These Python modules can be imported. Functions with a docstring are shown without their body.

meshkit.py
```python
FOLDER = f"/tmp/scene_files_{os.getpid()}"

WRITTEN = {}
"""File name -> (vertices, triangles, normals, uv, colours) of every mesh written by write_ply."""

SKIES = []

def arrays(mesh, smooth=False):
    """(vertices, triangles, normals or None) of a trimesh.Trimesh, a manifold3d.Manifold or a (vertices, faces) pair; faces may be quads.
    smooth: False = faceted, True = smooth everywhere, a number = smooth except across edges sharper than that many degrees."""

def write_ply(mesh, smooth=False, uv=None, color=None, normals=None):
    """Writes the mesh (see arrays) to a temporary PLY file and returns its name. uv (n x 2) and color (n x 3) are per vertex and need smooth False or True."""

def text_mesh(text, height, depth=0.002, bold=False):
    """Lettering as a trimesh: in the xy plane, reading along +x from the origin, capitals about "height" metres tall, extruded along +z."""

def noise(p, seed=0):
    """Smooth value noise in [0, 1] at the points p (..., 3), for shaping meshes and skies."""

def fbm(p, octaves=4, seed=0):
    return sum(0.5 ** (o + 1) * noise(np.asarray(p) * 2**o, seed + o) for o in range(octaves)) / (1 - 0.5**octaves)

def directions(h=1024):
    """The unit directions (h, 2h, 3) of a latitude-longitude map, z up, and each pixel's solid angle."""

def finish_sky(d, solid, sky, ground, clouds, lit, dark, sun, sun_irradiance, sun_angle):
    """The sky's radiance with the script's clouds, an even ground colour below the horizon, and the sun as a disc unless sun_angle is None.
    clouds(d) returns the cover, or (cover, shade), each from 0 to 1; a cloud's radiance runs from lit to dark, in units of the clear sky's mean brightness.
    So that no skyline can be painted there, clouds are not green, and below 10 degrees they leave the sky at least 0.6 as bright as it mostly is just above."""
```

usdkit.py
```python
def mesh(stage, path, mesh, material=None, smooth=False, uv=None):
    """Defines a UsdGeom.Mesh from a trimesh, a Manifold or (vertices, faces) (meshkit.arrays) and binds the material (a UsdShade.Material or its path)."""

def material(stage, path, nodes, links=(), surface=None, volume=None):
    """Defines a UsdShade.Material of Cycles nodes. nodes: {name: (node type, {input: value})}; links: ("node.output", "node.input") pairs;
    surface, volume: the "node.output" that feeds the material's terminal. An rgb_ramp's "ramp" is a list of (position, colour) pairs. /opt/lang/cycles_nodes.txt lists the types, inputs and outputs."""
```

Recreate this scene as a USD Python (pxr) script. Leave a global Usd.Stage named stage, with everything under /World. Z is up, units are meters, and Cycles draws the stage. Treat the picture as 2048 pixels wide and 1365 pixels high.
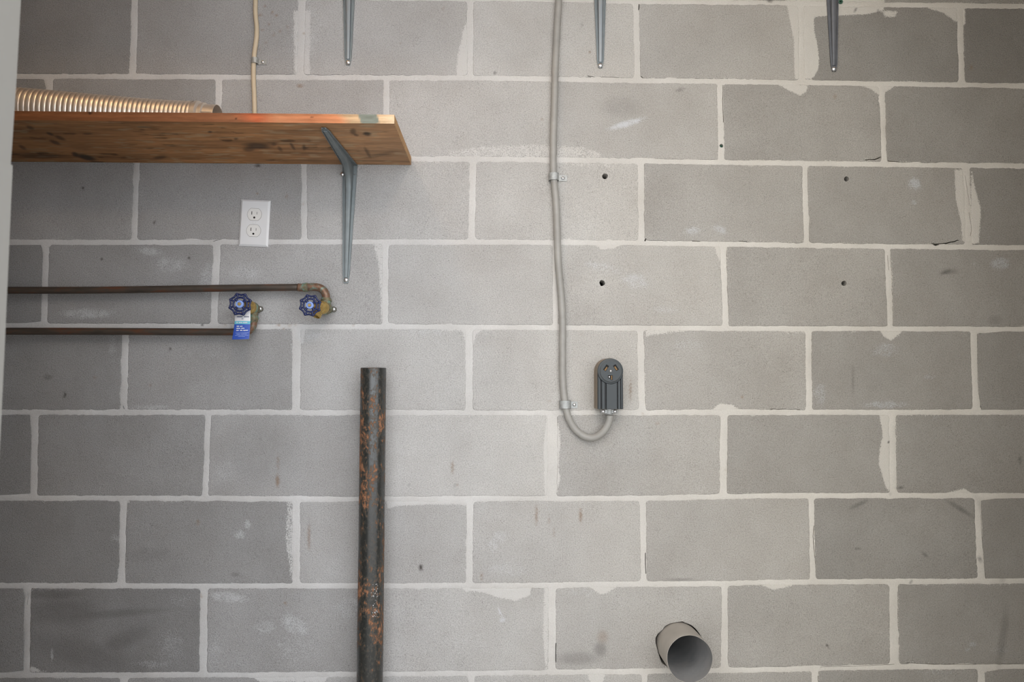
import math, random
import numpy as np
import trimesh, usdkit, meshkit
from scipy.spatial import Delaunay
from shapely.geometry import Polygon, Point, LineString, box as sbox
from shapely.ops import unary_union
import shapely
from pxr import Usd, UsdGeom, UsdLux, UsdShade, Gf, Sdf, Vt

stage = Usd.Stage.CreateInMemory()
UsdGeom.SetStageUpAxis(stage, UsdGeom.Tokens.z)
UsdGeom.SetStageMetersPerUnit(stage, 1.0)
UsdGeom.Xform.Define(stage, '/World')
UsdGeom.Scope.Define(stage, '/World/Looks')
RNG = np.random.default_rng(7)

# ---------------------------------------------------------------- camera, lights, exposure
FPX = 1365.0
CAM = np.array([-0.1361, -1.6339, 0.9017])
YAW, PITCH, ROLL = np.radians([1.168, 2.832, 0.10])
_F = np.array([np.sin(YAW) * np.cos(PITCH), np.cos(YAW) * np.cos(PITCH), np.sin(PITCH)])
_R0 = np.array([np.cos(YAW), -np.sin(YAW), 0.0])
_U0 = np.cross(_R0, _F)
_R = _R0 * np.cos(ROLL) + _U0 * np.sin(ROLL)
_U = -_R0 * np.sin(ROLL) + _U0 * np.cos(ROLL)
camera = UsdGeom.Camera.Define(stage, '/World/camera')
m = np.eye(4)
m[0, :3], m[1, :3], m[2, :3], m[3, :3] = _R, _U, -_F, CAM
camera.AddTransformOp().Set(Gf.Matrix4d(*m.ravel().tolist()))
camera.CreateHorizontalApertureAttr(36.0)
camera.CreateVerticalApertureAttr(36.0 * 1365 / 2048)
camera.CreateFocalLengthAttr(36.0 * FPX / 2048)
camera.CreateClippingRangeAttr(Gf.Vec2f(0.02, 60))
camera.CreateFStopAttr(4.5)
camera.CreateFocusDistanceAttr(1.66)
camera.CreateExposureAttr(-0.22)

def rect_light(name, loc, aim, w, h, power, color):
    l = UsdLux.RectLight.Define(stage, '/World/' + name)
    z = np.array(loc, float) - np.array(aim, float); z /= np.linalg.norm(z)
    x = np.cross([0, 0, 1.0], z); x /= np.linalg.norm(x); y = np.cross(z, x)
    t = np.eye(4); t[0, :3], t[1, :3], t[2, :3], t[3, :3] = x, y, z, loc
    l.AddTransformOp().Set(Gf.Matrix4d(*t.ravel().tolist()))
    l.CreateWidthAttr(w); l.CreateHeightAttr(h); l.CreateIntensityAttr(power); l.CreateColorAttr(Gf.Vec3f(*color))
    return l

# daylight of the room's window behind the photographer, and a warm ceiling lamp of the outer room
rect_light('room_window', (0.20, -3.3, 1.20), (-0.1, 0, 1.0), 2.2, 1.8, 1.18, (0.84, 0.985, 1.09))
lamp = UsdLux.SphereLight.Define(stage, '/World/ceiling_lamp')
lamp.AddTranslateOp().Set(Gf.Vec3d(0.05, -2.0, 2.16)); lamp.CreateRadiusAttr(0.10)
lamp.CreateIntensityAttr(46.0); lamp.CreateColorAttr(Gf.Vec3f(1.0, 0.72, 0.46))
bulb = UsdLux.SphereLight.Define(stage, '/World/closet_bulb')      # warm bulb under the closet ceiling, above the frame
bulb.AddTranslateOp().Set(Gf.Vec3d(-0.75, -0.62, 2.32)); bulb.CreateRadiusAttr(0.045)
bulb.CreateIntensityAttr(75.0); bulb.CreateColorAttr(Gf.Vec3f(1.0, 0.66, 0.36))
dome = UsdLux.DomeLight.Define(stage, '/World/room_ambience')
dome.CreateIntensityAttr(0.95); dome.CreateColorAttr(Gf.Vec3f(0.97, 0.975, 1.0))

# ---------------------------------------------------------------- helpers
def at(px, py, y=0.0):
    """the point on the plane y = const seen at pixel (px, py)"""
    d = (px - 1024) / FPX * _R - (py - 682.5) / FPX * _U + _F
    return CAM + d * ((y - CAM[1]) / d[1])

def at_z(px, py, z):
    d = (px - 1024) / FPX * _R - (py - 682.5) / FPX * _U + _F
    return CAM + d * ((z - CAM[2]) / d[2])

def to_px(P):
    d = np.asarray(P, float) - CAM
    w = d @ _F
    return 1024 + FPX * (d @ _R) / w, 682.5 - FPX * (d @ _U) / w

COUNT = {}
def numbered(parent, name):
    k = (parent, name); n = COUNT.get(k, 0); COUNT[k] = n + 1
    return name if n == 0 else f'{name}_{n:03d}'

def tag(p, label=None, cat=None, group=None, kind=None):
    p = p.GetPrim() if hasattr(p, 'GetPrim') else p
    for k, v in (('label', label), ('category', cat), ('group', group), ('kind', kind)):
        if v: p.SetCustomDataByKey(k, v)
    return p

BASE = {}
def thing(name, label, cat, base=(0, 0, 0), group=None, kind=None):
    path = '/World/' + numbered('/World', name)
    x = UsdGeom.Xform.Define(stage, path); x.AddTranslateOp().Set(Gf.Vec3d(*map(float, base)))
    BASE[path] = np.array(base, float)
    tag(x, label, cat, group, kind)
    return path

def part(parent, name, mesh, mat, smooth=35, label=None, attrs=None, kind=None):
    """a mesh given in world coordinates, defined under parent ('' = top level)"""
    up = parent or '/World'
    path = up + '/' + numbered(up, name)
    off = BASE.get(up, np.zeros(3))
    BASE[path] = off
    v, f, n = meshkit.arrays(mesh, smooth)
    g = UsdGeom.Mesh.Define(stage, path)
    g.CreatePointsAttr(Vt.Vec3fArray.FromNumpy((v - off).astype(np.float32)))
    g.CreateFaceVertexCountsAttr(Vt.IntArray.FromNumpy(np.full(len(f), 3, np.int32)))
    g.CreateFaceVertexIndicesAttr(Vt.IntArray.FromNumpy(f.astype(np.int32).ravel()))
    g.CreateSubdivisionSchemeAttr('none')
    if n is not None:
        g.CreateNormalsAttr(Vt.Vec3fArray.FromNumpy(n.astype(np.float32))); g.SetNormalsInterpolation('vertex')
    for k, a in (attrs or {}).items():
        UsdGeom.PrimvarsAPI(g).CreatePrimvar(k, Sdf.ValueTypeNames.Color3fArray, 'vertex').Set(Vt.Vec3fArray.FromNumpy(np.asarray(a, np.float32)))
    UsdShade.MaterialBindingAPI.Apply(g.GetPrim()).Bind(mat)
    tag(g, label, None, None, kind)
    return path

def cat(*ms):
    return trimesh.util.concatenate([x for x in ms if x is not None])

def box(c, s, r=0.0):
    c, s = np.array(c, float), np.array(s, float)
    if r <= 0:
        b = trimesh.creation.box(s); b.apply_translation(c); return b
    pts = []
    for sx in (-1, 1):
        for sy in (-1, 1):
            for sz in (-1, 1):
                q = np.array([sx, sy, sz]) * s / 2
                for k in range(3):
                    e = -np.array([sx, sy, sz]) * r * 1.0; e[k] = 0
                    pts.append(c + q + e)
    return trimesh.convex.convex_hull(np.array(pts))

def frame(d):
    d = np.array(d, float); d /= np.linalg.norm(d)
    a = np.array([0, 0, 1.0]) if abs(d[2]) < 0.9 else np.array([1.0, 0, 0])
    x = np.cross(a, d); x /= np.linalg.norm(x)
    return x, np.cross(d, x), d

def lathe(prof, origin, axis, n=32):
    """prof: (radius, distance along the axis) pairs"""
    x, y, d = frame(axis); o = np.array(origin, float)
    a = np.linspace(0, 2 * np.pi, n, endpoint=False)
    V, Fc = [], []
    for r, h in prof:
        r = max(r, 1e-5)
        V += [o + d * h + r * (np.cos(t) * x + np.sin(t) * y) for t in a]
    for i in range(len(prof) - 1):
        for k in range(n):
            p, q = i * n + k, i * n + (k + 1) % n
            Fc += [(p, q, q + n), (p, q + n, p + n)]
    return trimesh.Trimesh(V, Fc, process=False)

def hexprism(origin, axis, r, h, n=6):
    return lathe([(0, 0), (r * 0.96, 0), (r, h * 0.12), (r, h * 0.88), (r * 0.9, h), (0, h)], origin, axis, n)

def spline(pts, n):
    pts = np.array(pts, float)
    from scipy.interpolate import PchipInterpolator, CubicSpline
    s = np.r_[0, np.cumsum(np.linalg.norm(np.diff(pts, axis=0), axis=1))]
    c = CubicSpline(s, pts)
    return c(np.linspace(0, s[-1], n))

def tube(path, r, n=16, cap=True, flat=1.0):
    """round tube along path; r: radius or a function (station, angle) -> radii"""
    P = np.array(path, float); T = np.gradient(P, axis=0); T /= np.linalg.norm(T, axis=1)[:, None]
    u = np.cross(T[0], [0, 1, 0]); 
    if np.linalg.norm(u) < 0.2: u = np.cross(T[0], [0, 0, 1.0])
    u /= np.linalg.norm(u)
    a = np.linspace(0, 2 * np.pi, n, endpoint=False)
    V = []
    for i in range(len(P)):
        u = u - T[i] * (u @ T[i]); u /= np.linalg.norm(u); w = np.cross(T[i], u)
        rr = r(i, a) if callable(r) else np.full(n, r if np.ndim(r) == 0 else r[i])
        V.append(P[i] + rr[:, None] * (np.cos(a)[:, None] * u + flat * np.sin(a)[:, None] * w))
    V = np.vstack(V); Fc = []
    for i in range(len(P) - 1):
        for k in range(n):
            p, q = i * n + k, i * n + (k + 1) % n
            Fc += [(p, q, q + n), (p, q + n, p + n)]
    if cap:
        b = len(V); V = np.vstack([V, P[0], P[-1]])
        for k in range(n):
            Fc += [(b, (k + 1) % n, k), (b + 1, (len(P) - 1) * n + k, (len(P) - 1) * n + (k + 1) % n)]
    return trimesh.Trimesh(V, Fc, process=False)

def ring(center, axis, R, r, n=40, k=10):
    x, y, d = frame(axis); c = np.array(center, float)
    a = np.linspace(0, 2 * np.pi, n, endpoint=False); b = np.linspace(0, 2 * np.pi, k, endpoint=False)
    Rf = R if callable(R) else (lambda t: R)
    V = [c + (Rf(t) + r * np.cos(s)) * (np.cos(t) * x + np.sin(t) * y) + r * np.sin(s) * d for t in a for s in b]
    Fc = []
    for i in range(n):
        for j in range(k):
            p, q = i * k + j, ((i + 1) % n) * k + j
            p2, q2 = i * k + (j + 1) % k, ((i + 1) % n) * k + (j + 1) % k
            Fc += [(p, q, q2), (p, q2, p2)]
    return trimesh.Trimesh(V, Fc, process=False)

def plate(poly, y0, y1, bevel=0.0):
    """a shapely polygon in (x, z), extruded from y0 (front) to y1"""
    def ext(p, a, b):
        e = trimesh.creation.extrude_polygon(p, abs(b - a), engine='earcut')
        v = e.vertices.copy(); e.vertices = np.c_[v[:, 0], max(a, b) - v[:, 2], v[:, 1]]
        return e
    if bevel <= 0: return ext(poly, y0, y1)
    pts = []
    return cat(ext(poly, y0 + bevel, y1), ext(poly.buffer(-bevel, join_style=2), y0, y0 + bevel))

# ---------------------------------------------------------------- materials
def mat(name, nodes, links, surface='p.BSDF'):
    return usdkit.material(stage, '/World/Looks/' + name, nodes, links, surface=surface)

def plain(name, color, rough=0.5, metal=0.0, spec=0.5, bump=0.0, scale=60.0, vary=0.0):
    nodes = {'p': ('principled_bsdf', {'base_color': color, 'roughness': rough, 'metallic': metal, 'specular_ior_level': spec}),
             'g': ('geometry', {}),
             'n': ('noise_texture', {'scale': scale, 'detail': 4.0, 'roughness': 0.6})}
    links = [('g.position', 'n.vector')]
    if vary > 0:
        c = np.array(color)
        nodes['r'] = ('rgb_ramp', {'ramp': [(0.3, tuple(c * (1 - vary))), (0.7, tuple(np.minimum(c * (1 + vary), 0.95)))]})
        links += [('n.fac', 'r.fac'), ('r.color', 'p.base_color')]
    if bump > 0:
        nodes['b'] = ('bump', {'strength': bump, 'distance': 0.001})
        links += [('n.fac', 'b.height'), ('b.normal', 'p.normal')]
    return mat(name, nodes, links)

MORTAR_C = (0.56, 0.535, 0.49)
def masonry(name, is_mortar):
    nodes = {
        'g': ('geometry', {}),
        'tone': ('attribute', {'attribute': 'tone'}),
        'wear': ('attribute', {'attribute': 'wear'}),
        'sw': ('separate_color', {}),
        'fine': ('noise_texture', {'scale': 360.0, 'detail': 3.0, 'roughness': 0.65}),
        'pit': ('noise_texture', {'scale': 440.0, 'detail': 1.0, 'roughness': 0.5}),
        'mid': ('noise_texture', {'scale': 55.0, 'detail': 4.0, 'roughness': 0.7}),
        'low': ('noise_texture', {'scale': 7.0, 'detail': 3.0, 'roughness': 0.6}),
        'p': ('principled_bsdf', {'roughness': 0.92, 'specular_ior_level': 0.15}),
        'bump': ('bump', {'strength': 0.5 if not is_mortar else 0.22, 'distance': 0.0016}),
    }
    links = [('g.position', f'{n}.vector') for n in ('fine', 'pit', 'mid', 'low')]
    links += [('wear.color', 'sw.color')]
    def ramp(n, src, stops):
        nodes[n] = ('rgb_ramp', {'ramp': stops}); links.append((src, n + '.fac'))
    def mix(n, a, b, fac, kind='mix', facv=None):
        nodes[n] = ('mix', {'mix_type': kind, 'fac': 1.0 if facv is None else facv})
        for s, sock in ((a, 'color1'), (b, 'color2')):
            if isinstance(s, str): links.append((s, f'{n}.{sock}'))
            else: nodes[n][1][sock] = s
        if fac: links.append((fac, n + '.fac'))
    def math_(n, kind, a, b):
        nodes[n] = ('math', {'math_type': kind, 'use_clamp': False})
        for s, sock in ((a, 'value1'), (b, 'value2')):
            if isinstance(s, str): links.append((s, f'{n}.{sock}'))
            else: nodes[n][1][sock] = s
    k = 0.07 if is_mortar else 0.20
    ramp('grain', 'fine.fac', [(0.28, (1 - 1.3 * k,) * 3), (0.5, (1.0,) * 3), (0.72, (1 + 0.9 * k,) * 3)])
    ramp('pits', 'pit.fac', [(0.22, (0.5, 0.48, 0.45)), (0.36, (1, 1, 1))] if not is_mortar else [(0.15, (0.8, 0.78, 0.75)), (0.3, (1, 1, 1))])
    ramp('blot', 'low.fac', [(0.3, (0.93, 0.92, 0.91)), (0.7, (1.05, 1.055, 1.06))])
    mix('c1', 'tone.color', 'grain.color', None, 'multiply')
    mix('c2', 'c1.color', 'pits.color', None, 'multiply')
    mix('c3', 'c2.color', 'blot.color', None, 'multiply')
    # pale efflorescence, grainy
    math_('pa', 'multiply', 'fine.fac', 1.7); math_('pb', 'multiply', 'mid.fac', 1.3); math_('pc', 'add', 'pa.value', 'pb.value'); math_('pd', 'add', 'pc.value', 'sw.b')
    nodes['pm'] = ('map_range', {'from_min': 1.85, 'from_max': 2.45, 'to_min': 0.0, 'to_max': 0.75, 'clamp': True}); links.append(('pd.value', 'pm.value'))
    math_('pw', 'multiply', 'pm.result', 'sw.b')
    mix('c4', 'c3.color', (0.58, 0.60, 0.625), 'pw.value')
    # mortar smeared over the face
    nodes['mt'] = ('attribute', {'attribute': 'mortar_tone'}); nodes['mcol'] = ('mix', {'mix_type': 'mix', 'fac': 0.0}); links.append(('mt.color', 'mcol.color1'))
    math_('sa', 'multiply', 'fine.fac', 1.2); math_('sb', 'multiply', 'mid.fac', 0.7); math_('sc', 'add', 'sa.value', 'sb.value'); math_('sd', 'add', 'sc.value', 'sw.r')
    nodes['sm'] = ('map_range', {'from_min': 1.36, 'from_max': 1.62, 'to_min': 0.0, 'to_max': 0.95, 'clamp': True}); links.append(('sd.value', 'sm.result' if 0 else 'sm.value'))
    mix('c5', 'c4.color', 'mcol.color', 'sm.result') if not is_mortar else mix('c5', 'c4.color', MORTAR_C, None, 'mix', 0.0)
    # dark stains
    math_('da', 'add', 'mid.fac', 0.55); math_('db', 'multiply', 'da.value', 'sw.g')
    mix('c6', 'c5.color', (0.06, 0.055, 0.05), 'db.value')
    links += [('c6.color', 'p.base_color')]
    math_('h1', 'multiply', 'pit.fac', 0.8); math_('h2', 'add', 'h1.value', 'fine.fac'); math_('h3', 'add', 'h2.value', 'mid.fac')
    links += [('h3.value', 'bump.height'), ('bump.normal', 'p.normal')]
    return mat(name, nodes, links)

M_BLOCK, M_MORTAR = masonry('concrete_block', False), masonry('mortar', True)
M_CORE = plain('block_core', (0.10, 0.095, 0.09), 0.95)
M_WHITE = plain('off_white_paint', (0.30, 0.30, 0.285), 0.5, bump=0.05, scale=20)
M_DRY = plain('drywall', (0.66, 0.60, 0.52), 0.9)
M_FLOOR = plain('concrete_floor', (0.34, 0.32, 0.29), 0.8, vary=0.15, scale=6, bump=0.1)
M_STEEL = plain('zinc_steel', (0.215, 0.245, 0.255), 0.55, 0.42, vary=0.10, scale=35)
M_STEEL_DARK = plain('dull_steel', (0.19, 0.195, 0.205), 0.5, 0.6, vary=0.12, scale=35)
M_ZINC = plain('bright_zinc', (0.75, 0.76, 0.77), 0.3, 0.9)
M_BRASS = plain('brass', (0.48, 0.335, 0.115), 0.42, 0.6, vary=0.25, scale=120)
M_PLASTIC = plain('white_plastic', (0.70, 0.71, 0.73), 0.35)
M_PLASTIC2 = plain('white_receptacle', (0.72, 0.72, 0.71), 0.4)
M_EAR = plain('tarnished_ear', (0.13, 0.125, 0.105), 0.6, 0.3, vary=0.2, scale=150)
M_BLACK = plain('black_void', (0.012, 0.011, 0.010), 0.9)
M_SLATE = plain('slate_plastic', (0.036, 0.044, 0.047), 0.48, vary=0.06, scale=40)
M_SLATE_LINE = plain('pale_edge', (0.10, 0.10, 0.095), 0.6)  # thin ring, lighter than the face, along its raised edge
M_TAN = plain('tan_side', (0.26, 0.215, 0.165), 0.8, vary=0.1, scale=80)  # tan for the housing sides; the front parts are slate
M_BLUE = plain('navy_enamel', (0.014, 0.022, 0.085), 0.38)
M_SKY = plain('light_blue_cap', (0.24, 0.36, 0.74), 0.45)
M_TAGW = plain('tag_white', (0.68, 0.68, 0.70), 0.5)
M_TAGT = plain('tag_teal', (0.12, 0.44, 0.58), 0.5)
M_TAGB = plain('tag_blue', (0.030, 0.085, 0.42), 0.5)
M_TAGN = plain('tag_ink', (0.09, 0.10, 0.18), 0.5)
M_TAGR = plain('tag_red', (0.50, 0.08, 0.05), 0.5)
M_CREAM = plain('cream_sheath', (0.56, 0.47, 0.34), 0.5, vary=0.06, scale=25)
M_GREYCABLE = plain('grey_sheath', (0.315, 0.305, 0.28), 0.45, vary=0.10, scale=30)
M_GREEN = plain('green_anchor', (0.05, 0.12, 0.08), 0.6)
M_RUSTY = plain('rust_speck', (0.32, 0.13, 0.05), 0.9)

def ramped(name, scale_vec, noise, stops, rough, metal, bump=0.2, rough2=None):
    nodes = {'g': ('geometry', {}), 'm': ('mapping', {'scale': scale_vec}), 'n': ('noise_texture', noise),
             'r': ('rgb_ramp', {'ramp': stops}), 'p': ('principled_bsdf', {'roughness': rough, 'metallic': metal}),
             'b': ('bump', {'strength': bump, 'distance': 0.001})}
    links = [('g.position', 'm.vector'), ('m.vector', 'n.vector'), ('n.fac', 'r.fac'), ('r.color', 'p.base_color'), ('n.fac', 'b.height'), ('b.normal', 'p.normal')]
    if rough2:
        nodes['rr'] = ('map_range', {'from_min': 0.45, 'from_max': 0.6, 'to_min': rough2[0], 'to_max': rough2[1], 'clamp': True})
        links += [('n.fac', 'rr.value'), ('rr.result', 'p.roughness')]
    return mat(name, nodes, links)

M_COPPER = ramped('aged_copper', (12, 60, 60), {'scale': 1.0, 'detail': 4.0, 'roughness': 0.6},
                  [(0.30, (0.05, 0.043, 0.037)), (0.52, (0.085, 0.066, 0.053)), (0.66, (0.14, 0.058, 0.032)), (0.8, (0.12, 0.13, 0.11))], 0.5, 0.3)
M_COPPER_JOINT = ramped('soldered_copper', (60, 60, 60), {'scale': 1.5, 'detail': 4.0, 'roughness': 0.6},
                  [(0.30, (0.13, 0.085, 0.06)), (0.5, (0.22, 0.12, 0.075)), (0.62, (0.18, 0.22, 0.18)), (0.75, (0.30, 0.36, 0.30))], 0.45, 0.4)
M_VERDI = ramped('verdigris_brass', (90, 90, 90), {'scale': 1.0, 'detail': 4.0, 'roughness': 0.6},
                  [(0.30, (0.09, 0.085, 0.055)), (0.5, (0.20, 0.17, 0.10)), (0.58, (0.14, 0.25, 0.20)), (0.72, (0.27, 0.44, 0.37))], 0.6, 0.25)
M_RUSTZINC = ramped('rust_stained_zinc', (70, 70, 26), {'scale': 1.0, 'detail': 4.0, 'roughness': 0.65},
                  [(0.45, (0.27, 0.305, 0.33)), (0.62, (0.28, 0.30, 0.31)), (0.70, (0.36, 0.19, 0.09)), (0.8, (0.40, 0.16, 0.06))], 0.45, 0.6)
M_DUCT = plain('aluminium_foil', (0.80, 0.735, 0.67), 0.38, 0.84)
M_GALV = ramped('galvanised_sheet', (20, 20, 20), {'scale': 1.0, 'detail': 3.0, 'roughness': 0.5},
                [(0.3, (0.40, 0.37, 0.33)), (0.7, (0.46, 0.43, 0.385))], 0.55, 0.25, 0.05)
M_GALV_IN = ramped('galvanised_inside', (30, 30, 30), {'scale': 1.0, 'detail': 4.0, 'roughness': 0.6},
                [(0.3, (0.34, 0.345, 0.34)), (0.7, (0.44, 0.43, 0.42))], 0.6, 0.25, 0.05)

# rusty black iron: dark oxide with orange patches and a few paint flecks
nodes = {'g': ('geometry', {}), 'mp': ('mapping', {'scale': (1, 1, 0.6)}),
         'n1': ('noise_texture', {'scale': 52.0, 'detail': 6.0, 'roughness': 0.74, 'distortion': 0.3}),
         'n2': ('noise_texture', {'scale': 210.0, 'detail': 3.0, 'roughness': 0.6}),
         'n3': ('noise_texture', {'scale': 9.0, 'detail': 2.0}),
         'a1': ('math', {'math_type': 'multiply_add', 'value2': 0.55, 'value3': 0.0}),
         'a2': ('math', {'math_type': 'multiply_add', 'value2': 0.34}),
         'a3': ('math', {'math_type': 'multiply_add', 'value2': 0.30}),
         'r': ('rgb_ramp', {'ramp': [(0.0, (0.020, 0.022, 0.022)), (0.575, (0.030, 0.032, 0.030)), (0.625, (0.052, 0.040, 0.026)), (0.66, (0.20, 0.088, 0.040)), (0.73, (0.36, 0.165, 0.082)), (1.0, (0.40, 0.19, 0.10))]}),
         'rr': ('map_range', {'from_min': 0.56, 'from_max': 0.66, 'to_min': 0.27, 'to_max': 0.85, 'clamp': True}),
         'b': ('bump', {'strength': 0.35, 'distance': 0.001}), 'p': ('principled_bsdf', {'metallic': 0.1, 'specular_ior_level': 0.85})}
links = [('g.position', 'mp.vector'), ('mp.vector', 'n1.vector'), ('mp.vector', 'n2.vector'), ('mp.vector', 'n3.vector'),
         ('n1.fac', 'a1.value1'), ('n2.fac', 'a2.value1'), ('a1.value', 'a2.value3'), ('n3.fac', 'a3.value1'), ('a2.value', 'a3.value3'),
         ('a3.value', 'r.fac'), ('r.color', 'p.base_color'), ('a3.value', 'rr.value'), ('rr.result', 'p.roughness'), ('a3.value', 'b.height'), ('b.normal', 'p.normal')]
M_IRON = mat('rusty_iron', nodes, links)

def attr_mat(name, rough=0.7, bump=0.25):
    nodes = {'a': ('attribute', {'attribute': 'tone'}), 'g': ('geometry', {}), 'm': ('mapping', {'scale': (25, 160, 160)}),
             'n': ('noise_texture', {'scale': 1.0, 'detail': 5.0, 'roughness': 0.65}),
             'r': ('rgb_ramp', {'ramp': [(0.3, (0.78, 0.76, 0.72)), (0.7, (1.15, 1.15, 1.15))]}),
             'x': ('mix', {'mix_type': 'multiply', 'fac': 1.0}), 'p': ('principled_bsdf', {'roughness': rough, 'specular_ior_level': 0.3}),
             'b': ('bump', {'strength': bump, 'distance': 0.001})}
    return mat(name, nodes, [('g.position', 'm.vector'), ('m.vector', 'n.vector'), ('n.fac', 'r.fac'), ('a.color', 'x.color1'), ('r.color', 'x.color2'),
                             ('x.color', 'p.base_color'), ('n.fac', 'b.height'), ('b.normal', 'p.normal')])
M_WOOD = attr_mat('weathered_pine')

# ---------------------------------------------------------------- the block wall
X0, X1, ZTOP = -1.75, 1.85, 2.4384
H = [[(0,-12),(512,-6),(1024,-3),(1280,2.5),(1536,5),(1770,9),(2048,12.5)],
 [(0,152),(260,153),(512,154),(770,155),(1024,156.5),(1280,161),(1500,163),(1760,167.5),(2048,172)],
 [(0,316),(512,317),(840,318),(1024,319),(1290,322),(1440,325),(1770,329),(2048,332)],
 [(0,485),(260,485),(512,484),(780,484),(1024,484.5),(1280,486),(1536,490),(1770,493),(2048,496)],
 [(0,652),(260,652.5),(512,653.5),(780,653.5),(1024,655),(1280,656.5),(1536,657.5),(2048,658.5)],
 [(0,825),(512,825.5),(1024,826),(1536,825.5),(2048,825)],
 [(0,997),(250,997),(512,998),(700,999),(1024,998),(1300,997),(1450,994),(1536,992),(2048,992)],
 [(0,1172),(512,1173),(930,1172.5),(1024,1172),(1280,1169),(1450,1168),(1536,1166),(1770,1164),(2048,1163)],
 [(0,1351.5),(512,1351),(770,1349),(1024,1347),(1280,1344),(1450,1342),(1770,1335),(2048,1334)]]
V = {0: [(270,265,13),(604,601,15),(941,940,13),(1272,1275,12),(1602,1604,12),(1920,1924,12)],
 1: [(99,93,14),(438,434,13),(773,772,12),(1108,1108,10),(1440,1443,12),(1764,1769,11)],
 2: [(274,268,11),(608,608,11),(946,943,13),(1282,1283,12),(1610,1613,11),(1933,1938,13)],
 3: [(92,88,13),(434,428,14),(771,770,12),(1110,1111,10),(1446,1452,12),(1775,1781,12)],
 4: [(251,247,13),(593,592,16),(938,938,14),(1281,1284,13),(1617,1619,12),(1947,1952,13)],
 5: [(70,67,14),(416,410,11),(757,754,12),(1105,1104,20),(1448,1447,15),(1784,1787,14)],
 6: [(247,243,13),(592,592,15),(940,939,13),(1286,1288,12),(1623,1626,11),(1956,1962,13)],
 7: [(56,53,12),(408,406,15),(755,753,12),(1104,1104,15),(1450,1450,12),(1787,1789,18)],
 8: [(248,247,14),(598,598,14),(943,943,13),(1289,1290,12),(1630,1632,13),(1962,1965,14)]}
HW = {}
for r, l in enumerate(H):
    HW[r] = np.array([at(x, y)[[0, 2]] for x, y in l])
def hz(r, x):
    if r in HW: return np.interp(x, HW[r][:, 0], HW[r][:, 1])
    return np.full(np.shape(x), max(0.0, min(ZTOP, 0.2032 * (9 - r))))
VW = {}
for r in range(-3, 9):
    js = []
    if r in V:
        for a, b, t in V[r]:
            ya, yb = (np.interp(q, *zip(*H[k])) if k < 9 else 1365 for q, k in ((a, r), (b, r + 1)))
            js.append((at(a, ya)[0], at(b, yb)[0], t * 1.195e-3))
    else:
        o = 0.0 if r % 2 else 0.2032
        js = [(o + k * 0.4064,) * 2 + (0.012,) for k in range(-4, 4)]
    js.sort()
    while js[0][0] - 0.4064 > X0 + 0.02: js.insert(0, (js[0][0] - 0.4064, js[0][1] - 0.4064, 0.012))
    while js[-1][0] + 0.4064 < X1 - 0.02: js.append((js[-1][0] + 0.4064, js[-1][1] + 0.4064, 0.012))
    js = [j for j in js if X0 + 0.02 < j[0] < X1 - 0.02]
    VW[r] = js

def wiggle(P, amp1=0.0016, amp2=0.0012, seed=0):
    """roughens an outline a little (points in x, z)"""
    q = np.c_[P, np.full(len(P), seed * 3.1)]
    dx = (meshkit.fbm(q * 28, 2, 11) - 0.5) * 2 * amp1 + (meshkit.fbm(q * 170, 2, 12) - 0.5) * 2 * amp2
    dz = (meshkit.fbm(q * 28, 2, 21) - 0.5) * 2 * amp1 + (meshkit.fbm(q * 170, 2, 22) - 0.5) * 2 * amp2
    return P + np.c_[dx, dz]

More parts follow.
